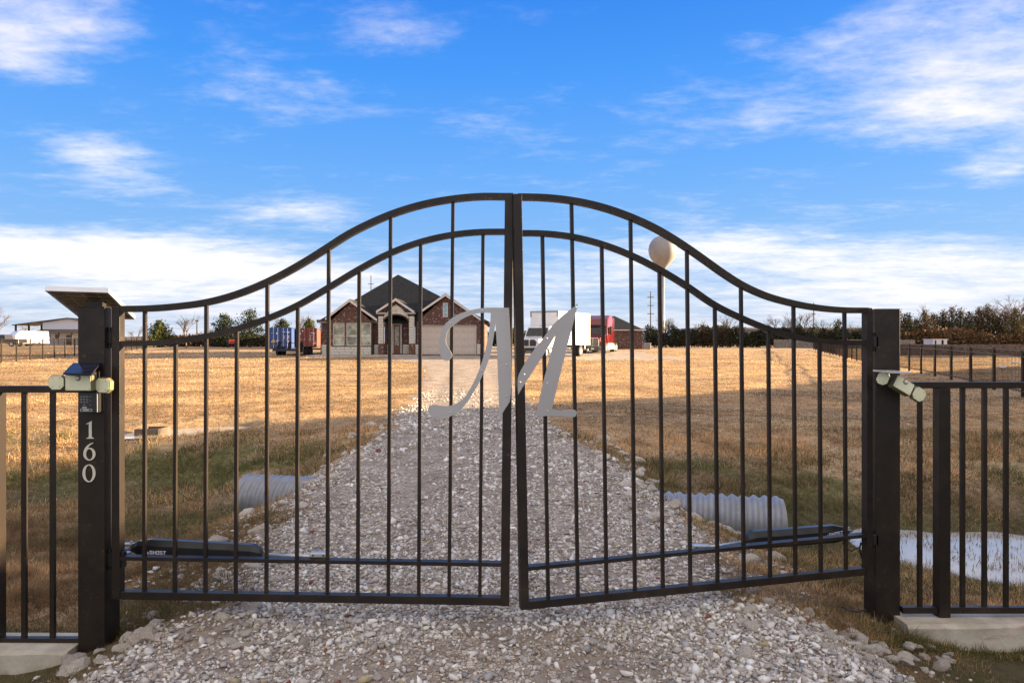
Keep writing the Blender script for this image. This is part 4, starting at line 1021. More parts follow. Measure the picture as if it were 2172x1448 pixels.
# windows
M_pane = mat('blind_reflection_glass', (.44, .45, .33), .10, var=.25, vscale=1.2, col2=(.16, .16, .12))  # pale blind tone, with dark reflections painted in as mottling
for a, b_ in ((342, 468), (488, 627), (640, 760)):
    w = MB()
    x0, x1, z0, z1 = HX(a), HX(b_), HZ(895), HZ(643); t_ = .07
    for q in (((x0, z0), (x1, z0+t_)), ((x0, z1-t_), (x1, z1)), ((x0, z0+t_), (x0+t_, z1-t_)), ((x1-t_, z0+t_), (x1, z1-t_)), ((x0+t_, HZ(792)), (x1-t_, HZ(784)))):
        w.box((q[0][0], HY+.06, q[0][1]), (q[1][0], HY+.16, q[1][1]))
    w = w.build('window', M_whitem, hs, True)
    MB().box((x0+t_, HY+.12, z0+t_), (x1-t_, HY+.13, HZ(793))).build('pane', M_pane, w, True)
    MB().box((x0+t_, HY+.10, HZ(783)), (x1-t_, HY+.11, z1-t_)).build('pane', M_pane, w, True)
    hb('window_sill', a-3, HY-.06, HZ(905), b_+3, HY+.06, HZ(896), M_browntrim)
# stone cladding: individual blocks
blk = {}
def blocks(c0, c1, r0, r1, y, par=None, bw=(.42, .85), bh=.235, seed=1):
    r = random.Random(seed); x0, x1, z1, z0 = HX(c0), HX(c1), HZ(r0), HZ(r1)
    bk = MB().box((x0+.01, y+.035, z0), (x1-.01, y+.09, z1-.01)).build('mortar_bed', M_whitem, par or hs, True)
    z = z0; nrow = max(1, round((z1-z0)/bh)); hh = (z1-z0)/nrow
    for i in range(nrow):
        x = x0
        while x < x1-.02:
            w_ = min(r.uniform(*bw), x1-x)
            if x1-(x+w_) < .18: w_ = x1-x
            ww = round(w_, 1) if x+round(w_, 1) < x1 else w_
            key = r.randint(0, 5)
            if key not in blk:
                me_o = MB().cbox((-.5, -.5, -.5), (.5, .5, .5), .04)
                me = bpy.data.meshes.new('stone_block'); me.from_pydata([Vector(v)+Vector([r.uniform(-.03, .03) for _ in range(3)]) for v in me_o.v], [], me_o.f); me.materials.append(M_stone); blk[key] = me
            o = bpy.data.objects.new('stone_block', blk[key]); COL.objects.link(o); o.parent = par or hs
            o.scale = (w_-.03, .10, hh-.025); o.location = Vector((x+w_/2, y+r.uniform(-.008, .008), z+hh/2))-ORG[hs.name]
            x += w_
        z += hh
blocks(312, 763, 906, 990, HY-.06, seed=2); blocks(200, 310, 882, 990, HY+.54, seed=3); blocks(782, 843, 882, 990, HY+.44, seed=4)
blocks(1920, 1990, 873, 988, HY-.06, seed=5); blocks(1246, 1296, 880, 988, HY-.06, seed=8)
# entry portico
PY = HY-.35
for a, b_ in ((845, 905), (1180, 1240)):
    hb('pillar_base', a, PY-.03, GZ0, b_, PY+.5, HZ(872), M_brick)
    blocks(a+2, b_-2, 572, 872, PY, bw=(.25, .5), bh=.25, seed=a)
    hb('pillar_core', a+3, PY+.04, HZ(872), b_-3, PY+.46, HZ(572), M_stone)
    hb('pillar_cap', a, PY-.03, HZ(572), b_, PY+.5, HZ(545), M_browntrim)
ccx = 1040; Rin = 138; zspring = 655
arch = MB(); th = [math.pi*k/24 for k in range(25)]
inn = [(HX(ccx+Rin*math.cos(t)), PY-.02, HZ(zspring-92*math.sin(t))) for t in th]; outr = [(HX(ccx+(Rin+17)*math.cos(t)), PY-.02, HZ(zspring-108*math.sin(t))) for t in th]
arch.strip(inn, outr, (0, .12, 0)); arch.build('arch_band', M_browntrim, hs, True)
# spandrel of stone round the arch
sp_o = [(HX(905), PY, HZ(872))]
spn = [(HX(905), PY, HZ(572)), (HX(932), PY, HZ(540)), (HX(985), PY, HZ(485)), (HX(1040), PY, HZ(445)), (HX(1100), PY, HZ(485)), (HX(1150), PY, HZ(540)), (HX(1178), PY, HZ(572)), (HX(1178), PY, HZ(655))]
ar = [(HX(ccx+(Rin+16)*math.cos(t)), PY, HZ(zspring-107*math.sin(t))) for t in th]
pts_ = spn+[p for p in ar if p[0] < HX(1177) and p[0] > HX(906)]+[(HX(905), PY, HZ(655))]
MB().prism(pts_, (0, .3, 0)).build('arch_stonework', M_stone, hs, True)
hb('wall', 905, HY+1.2, GZ0, 1180, HY+1.3, EV+.6, M_brick)
hb('wall', 905, PY+.5, GZ0, 915, HY+1.2, EV, M_brick); hb('wall', 1172, PY+.5, GZ0, 1180, HY+1.2, EV, M_brick)
blocks(905, 972, 882, 988, HY+1.1, seed=31); blocks(1085, 1176, 882, 988, HY+1.1, seed=32)
dr = MB().box((HX(985), HY+1.06, GZ0+.05), (HX(1062), HY+1.12, HZ(662))).build('door', M_wood, hs, True)
MB().box((HX(1000), HY+1.04, HZ(890)), (HX(1042), HY+1.06, HZ(680))).build('door_glass', mat('etched_glass', (.42, .45, .38), .2, var=.35, vscale=9), dr, True)
for k in range(4):
    MB().box((HX(1004+k*10), HY+1.03, HZ(884)), (HX(1006+k*10), HY+1.04, HZ(686))).build('lead_came', M_browntrim, dr, True)
df = MB()
for q in (((972, 985), (984, 650)), ((1063, 985), (1075, 650)), ((984, 660), (1063, 650))): df.box((HX(q[0][0]), HY+1.0, HZ(q[0][1])), (HX(q[1][0]), HY+1.18, HZ(q[1][1])))
df.build('door_frame', M_whitem, hs, True)
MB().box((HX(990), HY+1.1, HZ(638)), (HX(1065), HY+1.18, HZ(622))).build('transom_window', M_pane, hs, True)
# portico gable
def gable_roof(cp, rp, cl, rl, c2, r2, y0, y1, t=.10, band=.20, nm='gable_roof'):
    """two sloping planes from the peak to each eave, plus the pale rake boards on the front"""
    pk = (HX(cp), HZ(rp)); L = (HX(cl), HZ(rl)); Rr = (HX(c2), HZ(r2)); mb = MB()
    for e in (L, Rr):
        mb.prism([(pk[0], y0, pk[1]), (e[0], y0, e[1]), (e[0], y0, e[1]-t), (pk[0], y0, pk[1]-t)], (0, y1-y0, 0))
    mb.build(nm, M_roof, hs, True)
    for e in (L, Rr):
        MB().prism([(pk[0], y0-.05, pk[1]-.03), (e[0], y0-.05, e[1]-.03), (e[0], y0-.05, e[1]-.03-band), (pk[0], y0-.05, pk[1]-.03-band*1.15)], (0, .045, 0)).build('rake_board', M_whitem, hs, True)
gable_roof(533, 385, 270, 590, 835, 600, HY-.35, HY+6.0)
gable_roof(1043, 375, 833, 512, 1246, 516, PY-.3, HY+5.0)
gable_roof(1580, 322, 1300, 515, 1992, 615, HY-.35, HY+7.5)
MB().prism([(HX(860), PY+.1, HZ(512)), (HX(1222), PY+.1, HZ(512)), (HX(1043), PY+.1, HZ(398))], (0, .2, 0)).build('portico_gable', M_brick, hs, True)
hb('portico_beam', 830, PY-.25, HZ(548), 940, PY+.5, HZ(535), M_whitem); hb('portico_beam', 1148, PY-.25, HZ(548), 1250, PY+.5, HZ(535), M_whitem)
hb('gutter', 822, PY-.32, HZ(532), 940, PY-.2, HZ(516), M_browntrim); hb('gutter', 1150, PY-.32, HZ(532), 1262, PY-.2, HZ(516), M_browntrim)
# main hip roof
yb = HY+.3; e0, e1, e2 = HX(158), HX(2052), HZ(628); ap = (HX(1057)*68.5/60.6, 68.5, CAMZ+(CY-582.2)/F*68.5)
rf = MB(); ybk = 78; apb = (ap[0], 71.0, ap[2])
vsr = [(e0, yb, e2), (e1, yb, e2), (e1, ybk, e2), (e0, ybk, e2), ap, apb, (e0, yb, e2-.12), (e1, yb, e2-.12), (e1, ybk, e2-.12), (e0, ybk, e2-.12)]
rf.add(vsr, [(0, 1, 4), (1, 2, 5, 4), (2, 3, 5), (3, 0, 4, 5), (6, 7, 1, 0), (7, 8, 2, 1), (8, 9, 3, 2), (9, 6, 0, 3), (6, 9, 8, 7)])
rf.build('roof', M_roof, hs, True)
hb('fascia', 170, HY+.22, HZ(641), 320, HY+.34, HZ(633), M_whitem); hb('fascia', 765, HY+.22, HZ(641), 845, HY+.34, HZ(633), M_whitem)
hb('fascia', 1930, HY+.22, HZ(655), 2000, HY+.34, HZ(645), M_whitem)
hb('gutter', 156, HY+.15, HZ(632), 300, HY+.26, HZ(610), M_browntrim); hb('gutter', 765, HY-.02, HZ(632), 832, HY+.2, HZ(600), M_browntrim)
hb('downspout', 766, HY+.05, GZ0, 775, HY+.15, HZ(632), M_browntrim); hb('downspout', 192, HY+.4, GZ0, 199, HY+.5, HZ(640), M_browntrim)
hb('soldier_course', 330, HY-.012, HZ(640), 765, HY, HZ(612), M_brick2)
hb('soldier_course', 1290, HY-.012, HZ(670), 1925, HY, HZ(645), M_brick2)
# garage door: four panel rows of eight
gd = hb('garage_door', 1303, HY+.16, GZ0, 1906, HY+.2, HZ(674), M_beige)
zt, zb_ = HZ(674), GZ0+.02; x0, x1 = HX(1303), HX(1906); me = None
for i in range(4):
    for j in range(8):
        h_ = (zt-zb_)/4; w_ = (x1-x0)/8
        if me is None:
            o = MB().cbox((-w_/2+.05, -.02, -h_/2+.045), (w_/2-.05, 0, h_/2-.045), .008).build('panel', M_beige, gd); me = o.data
        else: o = bpy.data.objects.new('panel', me); COL.objects.link(o); o.parent = gd
        o.location = Vector((x0+w_*(j+.5), HY+.16, zb_+h_*(i+.5)))-ORG[gd.name]
hb('garage_trim', 1294, HY-.01, GZ0, 1302, HY+.16, HZ(666), M_whitem); hb('garage_trim', 1907, HY-.01, GZ0, 1914, HY+.16, HZ(666), M_whitem); hb('garage_trim', 1302, HY-.01, HZ(674), 1907, HY+.16, HZ(666), M_whitem)
sl_ = MB().prism([(HX(195), HY+.8, GZ0-.3), (HX(1290), HY+.8, GZ0-.3), (HX(1290), HY-1.6, GZ0-.3), (HX(160), HY-3.2, GZ0-.3)], (0, 0, .33)).build('front_walk', M_slab); tag(sl_, kind='structure')

# ------------------------------------------------------------------ vehicles
def wheel(par, x, y, r, w, rimm=None, rimr=.55):
    o = MB().tube([(x-w/2, y, r), (x-w*.4, y, r), (x+w*.4, y, r), (x+w/2, y, r)], [r*.93, r, r, r*.93], 22).build('wheel', M_rubber, par, smooth=False)
    s = 1 if x > 0 else -1
    MB().tube([(x+s*w*.36, y, r), (x+s*(w/2+.012), y, r)], [r*rimr, r*rimr*.9], 18).build('rim', rimm or M_chrome, o)
    MB().tube([(x+s*w*.40, y, r), (x+s*(w/2+.05), y, r)], r*.16, 10).build('hub', rimm or M_chrome, o)
    return o
# vehicle local frame: front faces -y, +x to the viewer's right
def box_truck():
    x0, y0 = 2.65, 56.2
    t = thing('box_truck', 'white box truck parked facing the gate, its long side lit by the sun', 'truck', (x0, y0, Hs(x0, y0)), R(-26.8))
    # local origin: middle of the box front on the ground
    bx = MB().cbox((-1.25, 0, 1.08), (1.25, 7.5, 3.86), .03).build('cargo_box', M_white, t)
    tr = MB(); tr.box((-1.27, -.02, 3.74), (1.27, .06, 3.88)); tr.box((-1.27, -.021, 3.4), (-1.13, .05, 3.739)); tr.box((1.13, -.021, 3.4), (1.27, .05, 3.739)); tr.build('corner_trim', mat('grey_trim', (.30, .34, .38), .5), bx)
    tr = MB(); tr.box((-1.272, .05, 3.78), (-1.25, 7.48, 3.87)); tr.box((1.25, .05, 3.78), (1.272, 7.48, 3.87)); tr.box((1.25, .05, 1.06), (1.272, 7.48, 1.18)); tr.box((-1.272, .05, 1.06), (-1.25, 7.48, 1.18)); tr.build('side_rail', M_white, bx)
    MB().box((-1.2, 7.5, 1.15), (1.2, 7.53, 3.7)).build('rear_door', M_whitem, bx)
    MB().box((-.5, 0, .75), (-.35, 7.4, 1.07)).box((.35, 0, .75), (.5, 7.4, 1.07)).box((-.5, -3.2, .6), (.5, 0, .8)).build('chassis', M_black, t)
    cab = MB().hull([(x, y, z) for s in (-1, 1) for x, y, z in ((s*1.05, -.1, .9), (s*1.05, -1.55, .9), (s*1.08, -1.6, 1.45), (s*1.05, -1.55, 1.75), (s*.96, -1.1, 2.55), (s*.96, -.1, 2.62), (s*1.05, -.1, 1.7))])
    cb_ = cab.build('cab', M_white, t, bevel=.03)
    MB().prism([(-.93, -1.585, 1.80), (.93, -1.585, 1.80), (.86, -1.17, 2.46), (-.86, -1.17, 2.46)], (0, .03, 0)).build('windshield', M_glass, cb_)
    for s in (-1, 1):
        w_ = MB().prism([(s*1.065, -.25, 1.70), (s*1.07, -1.35, 1.70), (s*.985, -1.05, 2.42), (s*.985, -.25, 2.42)], (s*.012, 0, 0)).build('side_window', M_glass, cb_)
        MB().box((s*1.08-.006, -1.4, .95), (s*1.08+.006, -1.38, 1.7)).build('door_seam', M_black, cb_)
        mr = MB().cbox((s*1.35-.12, -1.62, 1.75), (s*1.35+.12, -1.54, 2.3), .03); mr.tube([(s*1.05, -1.4, 2.2), (s*1.35, -1.58, 2.2)], .02, 6); mr.tube([(s*1.05, -1.4, 1.85), (s*1.35, -1.58, 1.85)], .02, 6); mr.build('mirror', M_black, t)
    hood = MB().hull([(x, y, z) for s in (-1, 1) for x, y, z in ((s*1.0, -1.5, .85), (s*1.0, -1.5, 1.75), (s*.86, -2.85, .85), (s*.78, -2.82, 1.52), (s*.84, -2.8, 1.25))]); hd = hood.build('hood', M_white, t, bevel=.04)
    g = MB()
    for s in (-1, 1): g.prism([(s*.05, -2.88, 1.0), (s*.55, -2.88, 1.0), (s*.62, -2.88, 1.30), (s*.45, -2.88, 1.5), (s*.08, -2.88, 1.5)], (0, .05, 0))
    gr_ = g.build('grille', M_blackp, hd)
    b = MB(); b.box((-.64, -2.885, .94), (.64, -2.85, .99)); b.box((-.035, -2.89, .99), (.035, -2.85, 1.53)); b.build('grille_frame', M_chrome, hd)
    for s in (-1, 1): MB().cbox((s*.80-.14, -2.80, 1.05), (s*.80+.10, -2.70, 1.28), .03).build('headlight', M_lens, hd)
    bp = MB().cbox((-1.15, -3.02, .48), (1.15, -2.78, .86), .04).build('bumper', M_black, t); MB().box((-.25, -3.035, .55), (.25, -3.02, .72)).build('licence_plate', M_label, bp)
    for s in (-1, 1):
        MB().hull([(s*(1.02+q), y, z) for q in (0, .2) for y, z in ((-1.75, .8), (-1.75, 1.1), (-2.0, 1.25), (-2.5, 1.25), (-2.75, 1.1), (-2.75, .85), (-2.4, 1.1), (-2.05, 1.1))]).build('fender', M_white, t)
        MB().cbox((s*.85, -1.5, .45), (s*1.15, -.3, .80), .03).build('step', M_chrome, t)
        wheel(t, s*1.02, -2.25, .50, .28, M_whitem); wheel(t, s*1.0, 5.4, .50, .30, M_whitem); wheel(t, s*.68, 5.4, .50, .28, M_whitem)
    MB().box((-1.1, 7.3, .55), (1.1, 7.42, .68)).box((-.8, 7.3, .6), (-.7, 7.4, 1.08)).box((.7, 7.3, .6), (.8, 7.4, 1.08)).build('rear_bumper', M_chrome, t)
    MB().cbox((.55, 1.0, .5), (1.15, 2.0, 1.0), .05).build('fuel_tank', M_chrome, t)
    for k in range(-1, 2): MB().cbox((k*.22-.05, -.3, 2.6), (k*.22+.05, -.22, 2.66), .01).build('marker_lamp', M_amber, cb_)
box_truck()
def semi():
    x0, y0 = 8.35, 69.5
    t = thing('semi_truck', 'dark red sleeper semi truck tractor parked behind the white box truck', 'truck', (x0, y0, Hs(x0, y0)), R(-17))
    cab = MB().hull([(x, y, z) for s in (-1, 1) for x, y, z in ((s*1.2, 1.6, 1.0), (s*1.2, 5.0, 1.0), (s*1.22, 5.0, 3.6), (s*1.1, 5.0, 3.95), (s*1.05, 3.4, 3.95), (s*1.0, 2.5, 3.55), (s*1.02, 1.95, 2.75), (s*1.15, 1.35, 1.9))]).build('cab', M_red, t, bevel=.08)
    MB().prism([(-1.0, 1.33, 1.95), (1.0, 1.33, 1.95), (.9, 1.93, 2.78), (-.9, 1.93, 2.78)], (0, .04, .0)).build('windshield', M_glass, cab)
    MB().prism([(-.95, 1.88, 2.80), (.95, 1.88, 2.80), (.85, 1.72, 2.92), (-.85, 1.72, 2.92)], (0, .05, .02)).build('sun_visor', M_red, cab)
    for s in (-1, 1):
        MB().prism([(s*1.20, 1.75, 1.95), (s*1.20, 2.75, 1.95), (s*1.20, 2.75, 2.7), (s*1.20, 2.1, 2.7)], (s*.025, 0, 0)).build('side_window', M_glass, cab)
        MB().cbox((s*1.225-.01, 2.95, 1.9), (s*1.225+.02, 3.35, 2.7), .005).build('sleeper_window', M_glass, cab)
        m = MB().cbox((s*1.5-.1, 1.35, 1.95), (s*1.5+.1, 1.45, 2.75), .03).tube([(s*1.15, 1.8, 2.6), (s*1.5, 1.4, 2.6)], .025, 6).build('mirror', M_black, t)
        MB().hull([(s*1.20+q, y, z) for q in (0, .06*s) for y, z in ((4.7, 1.1), (5.3, 1.1), (5.3, 3.6), (4.8, 3.8))]).build('side_fairing', M_red, cab)
        MB().cbox((s*.85, 1.2, .35), (s*1.25, 5.2, .98), .04).build('fuel_tank', M_whitem, t)
        for yy in (5.9, 7.2):
            wheel(t, s*1.0, yy, .52, .5, M_chrome, .6)
        wheel(t, s*1.05, .35, .52, .32, M_chrome)
        MB().hull([(s*(.75+q), y, z) for q in (0, .42) for y, z in ((-.45, .75), (-.25, 1.15), (.3, 1.28), (.95, 1.2), (1.2, .9))]).build('fender', M_red, t)
        MB().hull([(s*.80, -.62, .95), (s*1.12, -.35, .98), (s*1.12, -.2, 1.22), (s*.82, -.48, 1.22), (s*.8, -.5, .95), (s*1.05, -.1, 1.0)]).build('headlight', M_lens, t)
    hd = MB().hull([(x, y, z) for s in (-1, 1) for x, y, z in ((s*1.05, 1.6, 1.0), (s*1.02, 1.5, 1.98), (s*.70, -.5, 1.52), (s*.75, -.62, .75), (s*.95, .6, 1.7))]).build('hood', M_red, t, bevel=.06)
    MB().prism([(-.50, -.70, .72), (.50, -.70, .72), (.60, -.66, 1.35), (.48, -.62, 1.52), (-.48, -.62, 1.52), (-.60, -.66, 1.35)], (0, .08, 0)).build('grille', M_blackp, hd)
    g = MB()
    for k in range(7): g.box((-.52, -.72, .80+k*.10), (.52, -.70+.01, .815+k*.10))
    g.box((-.02, -.73, .72), (.02, -.69, 1.5)); g.box((-.62, -.73, .70), (-.56, -.64, 1.42)); g.box((.56, -.73, .70), (.62, -.64, 1.42)); g.box((-.5, -.70, 1.50), (.5, -.6, 1.56)); g.box((-.6, -.73, .66), (.6, -.66, .71)); g.build('grille_frame', M_chrome, hd)
    MB().hull([(x, y, z) for s in (-1, 1) for x, y, z in ((s*1.15, -.45, .25), (s*1.2, -.3, .68), (s*.6, -.85, .25), (s*.6, -.85, .68), (s*1.1, .0, .3))]).build('bumper', mat('bumper_grey', (.06, .06, .065), .4), t)
    MB().box((-.45, 4.5, .75), (-.3, 8.1, 1.0)).box((.3, 4.5, .75), (.45, 8.1, 1.0)).cbox((-.5, 6.2, 1.0), (.5, 7.1, 1.15), .05).build('chassis', M_black, t)
    MB().box((-.15, -.86, .40), (.15, -.85, .52)).build('licence_plate', M_label, t)
semi()

# flat trailer with folded ramps in front of the containers
tx, ty = col_x(604, 62), 62
tl = thing('flatbed_trailer', 'black flatbed equipment trailer parked in front of the blue container', 'trailer', (tx, ty, Hs(tx, ty)), R(-6))
MB().box((-1.15, 0, .50), (1.15, 7.5, .62)).box((-1.2, 0, .40), (1.2, .12, .50)).box((-.1, 7.5, .45), (.1, 9, .6)).build('deck', M_black, tl)
for s in (-1, 1):
    for yy in (1.6, 2.6):
        MB().tube([(s*1.32-.12, yy, .38), (s*1.32+.12, yy, .38)], .38, 16).build('wheel', M_rubber, tl)
    MB().box((s*1.32-.17, 1.0, .78), (s*1.32+.17, 3.2, .84)).build('mudguard', M_black, tl)
MB().box((1.25, -.1, .3), (1.5, .5, 1.25)).build('side_box', M_black, tl)
for x in (-.55, .45): MB().box((x-.12, -.02, .5), (x+.12, .08, 1.35), Euler((R(12), R(14), 0)).to_matrix()).build('ramp', M_black, tl)
MB().tube([(-1.15, .05, 1.15), (1.15, .05, 1.15)], .03, 6).tube([(-1.15, .05, .5), (-1.15, .05, 1.15)], .03, 6).tube([(1.15, .05, .5), (1.15, .05, 1.15)], .03, 6).build('rear_frame', M_black, tl)

def container(px0, px1, Y, m, label, length, rz, marks, seed):
    x = (col_x(px0, Y)+col_x(px1, Y))/2; z = Hs(x, Y); t = thing('shipping_container', label, 'shipping container', (x, Y, z+.12), rz, group='shipping containers left of the house')
    body = MB(); N = int(length/.14); W_ = 1.22; Hh = 2.55
    # corrugated long sides
    for s in (-1, 1):
        A = []; B = []
        for i in range(N*2+1):
            y = length*i/(N*2); xx = s*(W_-(.035 if (i//1) % 4 in (1, 2) else 0)); A.append((xx, y, .12)); B.append((xx, y, Hh-.1))
        body.strip(A, B, (-s*.02, 0, 0))
    body.box((-W_+.02, .05, Hh-.06), (W_-.02, length, Hh-.02)); body.box((-W_+.04, .1, .1), (W_-.04, length, .15)); body.box((-W_+.02, length-.05, .1), (W_-.02, length, Hh-.06))
    body.build('side_shell', m, t)
    fr = MB()
    for s in (-1, 1):
        fr.box((s*W_-.07, -.02, 0), (s*W_+.07, .12, Hh)); fr.box((s*W_-.05, .12, Hh-.1), (s*W_+.03, length, Hh+.005)); fr.box((s*W_-.05, .12, 0), (s*W_+.03, length, .14))
    fr.box((-W_+.07, -.015, Hh-.12), (W_-.07, .1, Hh)); fr.box((-W_+.07, -.015, 0), (W_-.07, .1, .13)); fr.build('frame', m, t)
    r = random.Random(seed)
    for s in (-1, 1):
        d = MB().cbox((min(0, s*1.14)+.012, .01, .14), (max(0, s*1.14)-.012, .06, Hh-.13), .01)
        for k in range(4): d.box((s*.57-.5, -.002, .35+k*.55), (s*.57+.5, .01, .62+k*.55))
        d = d.build('door', m, t)
        for xx in (s*.32, s*.82):
            MB().tube([(xx, -.045, .08), (xx, -.045, Hh-.05)], .02, 6).build('lock_rod', mat('rod_'+('blue' if m is M_blue else 'red'), (.40, .45, .55) if m is M_blue else (.45, .22, .17), .5), d)
            MB().box((xx-.12, -.075, 1.0), (xx+.12, -.05, 1.05)).build('lock_handle', M_chrome, d)
    for (x_, z_, w_, h_, mm) in marks: MB().box((x_-w_/2, -.085, z_-h_/2), (x_+w_/2, -.08, z_+h_/2)).build('door_marking', mm, t)
M_yel = mat('faded_yellow', (.42, .30, .06), .6)
mk = [(-.42, 1.85, .13, .17, M_label), (-.95, 1.87, .36, .06, mat('blue_print', (.25, .38, .62), .6)), (-.85, .82, .48, .22, M_yel), (-.38, .87, .22, .08, M_label), (.42, 2.02, .22, .06, M_label), (.90, 2.02, .40, .07, M_label), (.90, 1.86, .18, .06, M_label), (.9, 1.48, .26, .10, M_label), (.9, 1.28, .22, .08, M_label), (.42, 1.28, .22, .05, M_label), (.42, 1.48, .2, .05, M_label), (1.0, .82, .2, .26, M_label)]
container(574, 616, 84, M_blue, 'blue steel shipping container with white door markings', 12.2, R(14.5), mk, 1)
mk2 = [(-.55, 2.15, .12, .17, M_label), (-.95, 1.8, .3, .22, M_label), (.75, 1.9, .6, .06, M_label), (.9, 1.78, .25, .05, M_label), (.45, 1.55, .3, .05, M_label), (.9, 1.55, .2, .06, M_label), (.45, 1.3, .14, .06, M_label), (.9, 1.3, .16, .06, M_label), (.45, 1.1, .16, .06, M_label), (.9, 1.12, .18, .06, M_label), (.45, .85, .22, .05, M_label), (.95, .85, .22, .06, M_label), (1.0, .52, .34, .26, mat('pale_print', (.55, .45, .42), .6))]
container(632, 670, 92, M_rust, 'rust red steel shipping container beside the left end of the house', 12.2, R(13), mk2, 2)

# red ride-on machine at the scrub edge
mt = thing('red_tractor', 'small bright red tractor parked at the dark scrub left of the tall cedars', 'tractor', (col_x(492, 96), 96, Hs(col_x(492, 96), 96)), R(20))
MB().hull([(x, y, z) for x in (-.35, .35) for y, z in ((-1, .5), (-1, 1.0), (.2, 1.15), (.2, .5))]).build('hood', M_lawnred, mt, bevel=.04)
MB().box((-.5, .2, .55), (.5, .9, .8)).build('body', M_lawnred, mt); MB().box((-.25, .5, .8), (.25, .9, 1.35)).build('seat', M_black, mt)
MB().tube([(-.45, .95, .7), (-.45, .95, 1.9), (.45, .95, 1.9), (.45, .95, .7)], .04, 6).build('roll_bar', M_lawnred, mt)
for s in (-1, 1):
    MB().tube([(s*.6-.14, .6, .5), (s*.6+.14, .6, .5)], .5, 14).build('wheel', M_rubber, mt); MB().tube([(s*.45-.08, -.7, .28), (s*.45+.08, -.7, .28)], .28, 12).build('wheel', M_rubber, mt)

# ------------------------------------------------------------------ left: shop building, pickup, trailer
def bx_(x0, y0, z0, x1, y1, z1, name, m, par): return MB().box((x0, y0, z0), (x1, y1, z1)).build(name, m, par, True)
BY = 140; g0 = Hs(-95, BY); bc = lambda px: col_x(px, BY); bz = lambda py: CAMZ+(CY-py)/F*BY
bn = thing('metal_shop', 'white sheet metal shop building with brown lean-to roof and porch', 'building', (bc(146), BY, g0))
MB().prism([(bc(91), BY, g0), (bc(201), BY, g0), (bc(201), BY, bz(684)), (bc(146), BY, bz(675)), (bc(91), BY, bz(684))], (0, 6, 0)).build('wall', M_sheet, bn, True)
MB().prism([(bc(205), BY-.6, bz(683.5)), (bc(146), BY-.6, bz(673.7)), (bc(29), BY-.6, bz(688.5)), (bc(29), BY-.6, bz(690)), (bc(146), BY-.6, bz(675.4)), (bc(205), BY-.6, bz(685))], (0, 7, 0)).build('roof', M_browntrim, bn, True)
for px in (31, 47, 63, 76):
    i = (31, 47, 63, 76).index(px); bx_(bc(px), BY+i*1.6, g0-.3, bc(px)+.28, BY+i*1.6+.28, bz(688-i*.9)-.15, 'lean_to_post', M_browntrim, bn)
MB().prism([(bc(80), BY-3, bz(706.5)), (bc(205), BY-3, bz(706.5)), (bc(205), BY-.02, bz(700)), (bc(90), BY-.02, bz(700))], (0, 0, .15)).build('porch_roof', M_browntrim, bn, True)
for px in (81.5, 116, 144, 171): bx_(bc(px)-.1, BY-2.9, g0-.3, bc(px)+.1, BY-2.7, bz(706.6), 'porch_post', M_browntrim, bn)
for a, b_, c, d in ((101, 107, 710, 719), (117.5, 123, 709, 719), (141, 153, 710, 716)): bx_(bc(a), BY-.08, bz(d), bc(b_), BY-.02, bz(c), 'window', M_glass, bn)
bx_(bc(141), BY-.08, g0, bc(152), BY-.02, bz(718), 'door', M_browntrim, bn)
pk = thing('pickup_truck', 'dark pickup truck parked side-on at the far left in front of the white trailer', 'pickup', (col_x(8, 105), 105, Hs(col_x(8, 105), 105)))
def pz(py): return CAMZ+(CY-py)/F*105-ORG[pk.name].z
M_dk = mat('dark_truck_paint', (.035, .032, .034), .3, coat=.3)
MB().hull([(x, y, z) for y in (-.95, .95) for x, z in ((-3.0, .55), (-3.0, 1.05), (-1.6, 1.15), (2.9, 1.2), (2.95, .55))]).build('body', M_dk, pk, bevel=.05)
cbn = MB().hull([(x, y*k, z) for y in (-.9, .9) for x, z, k in ((-1.7, 1.1, 1), (-1.0, 1.85, .85), (.7, 1.85, .85), (.9, 1.15, 1))]).build('cab', M_dk, pk, bevel=.05)
for y in (-.90, .90): MB().prism([(-1.3, y, 1.25), (-.85, y*.93, 1.72), (.6, y*.93, 1.72), (.75, y, 1.25)], (0, .01 if y > 0 else -.01, 0)).build('side_window', M_glass, cbn)
for x in (-2.05, 1.85):
    for y in (-.85, .85):
        o = MB().tube([(x, y-.13, .4), (x, y+.13, .4)], .40, 16).build('wheel', M_rubber, pk); MB().tube([(x, y-.14, .4), (x, y+.14, .4)], .25, 12).build('rim', M_chrome, o)
wt = thing('cargo_trailer', 'white enclosed trailer behind the dark pickup at the far left', 'trailer', (col_x(32, 113), 113, Hs(col_x(32, 113), 113)), R(-28))
MB().hull([(x, y, z) for x in (-1.1, 1.1) for y, z in ((-.5, .75), (0, .45), (0, 2.3), (.3, 2.5), (4.6, 2.5), (4.8, .45), (-.4, 1.9))]).build('body', M_white, wt, bevel=.04)
for s in (-1, 1):
    for yy in (2.3, 3.1): MB().tube([(s*1.0-.1, yy, .34), (s*1.0+.1, yy, .34)], .34, 12).build('wheel', M_rubber, wt)
MB().box((-.1, -1.4, .4), (.1, 0, .5)).build('hitch', M_black, wt)
MB().box((1.1, .8, .6), (1.12, 1.5, 2.1)).build('side_door', M_whitem, wt)
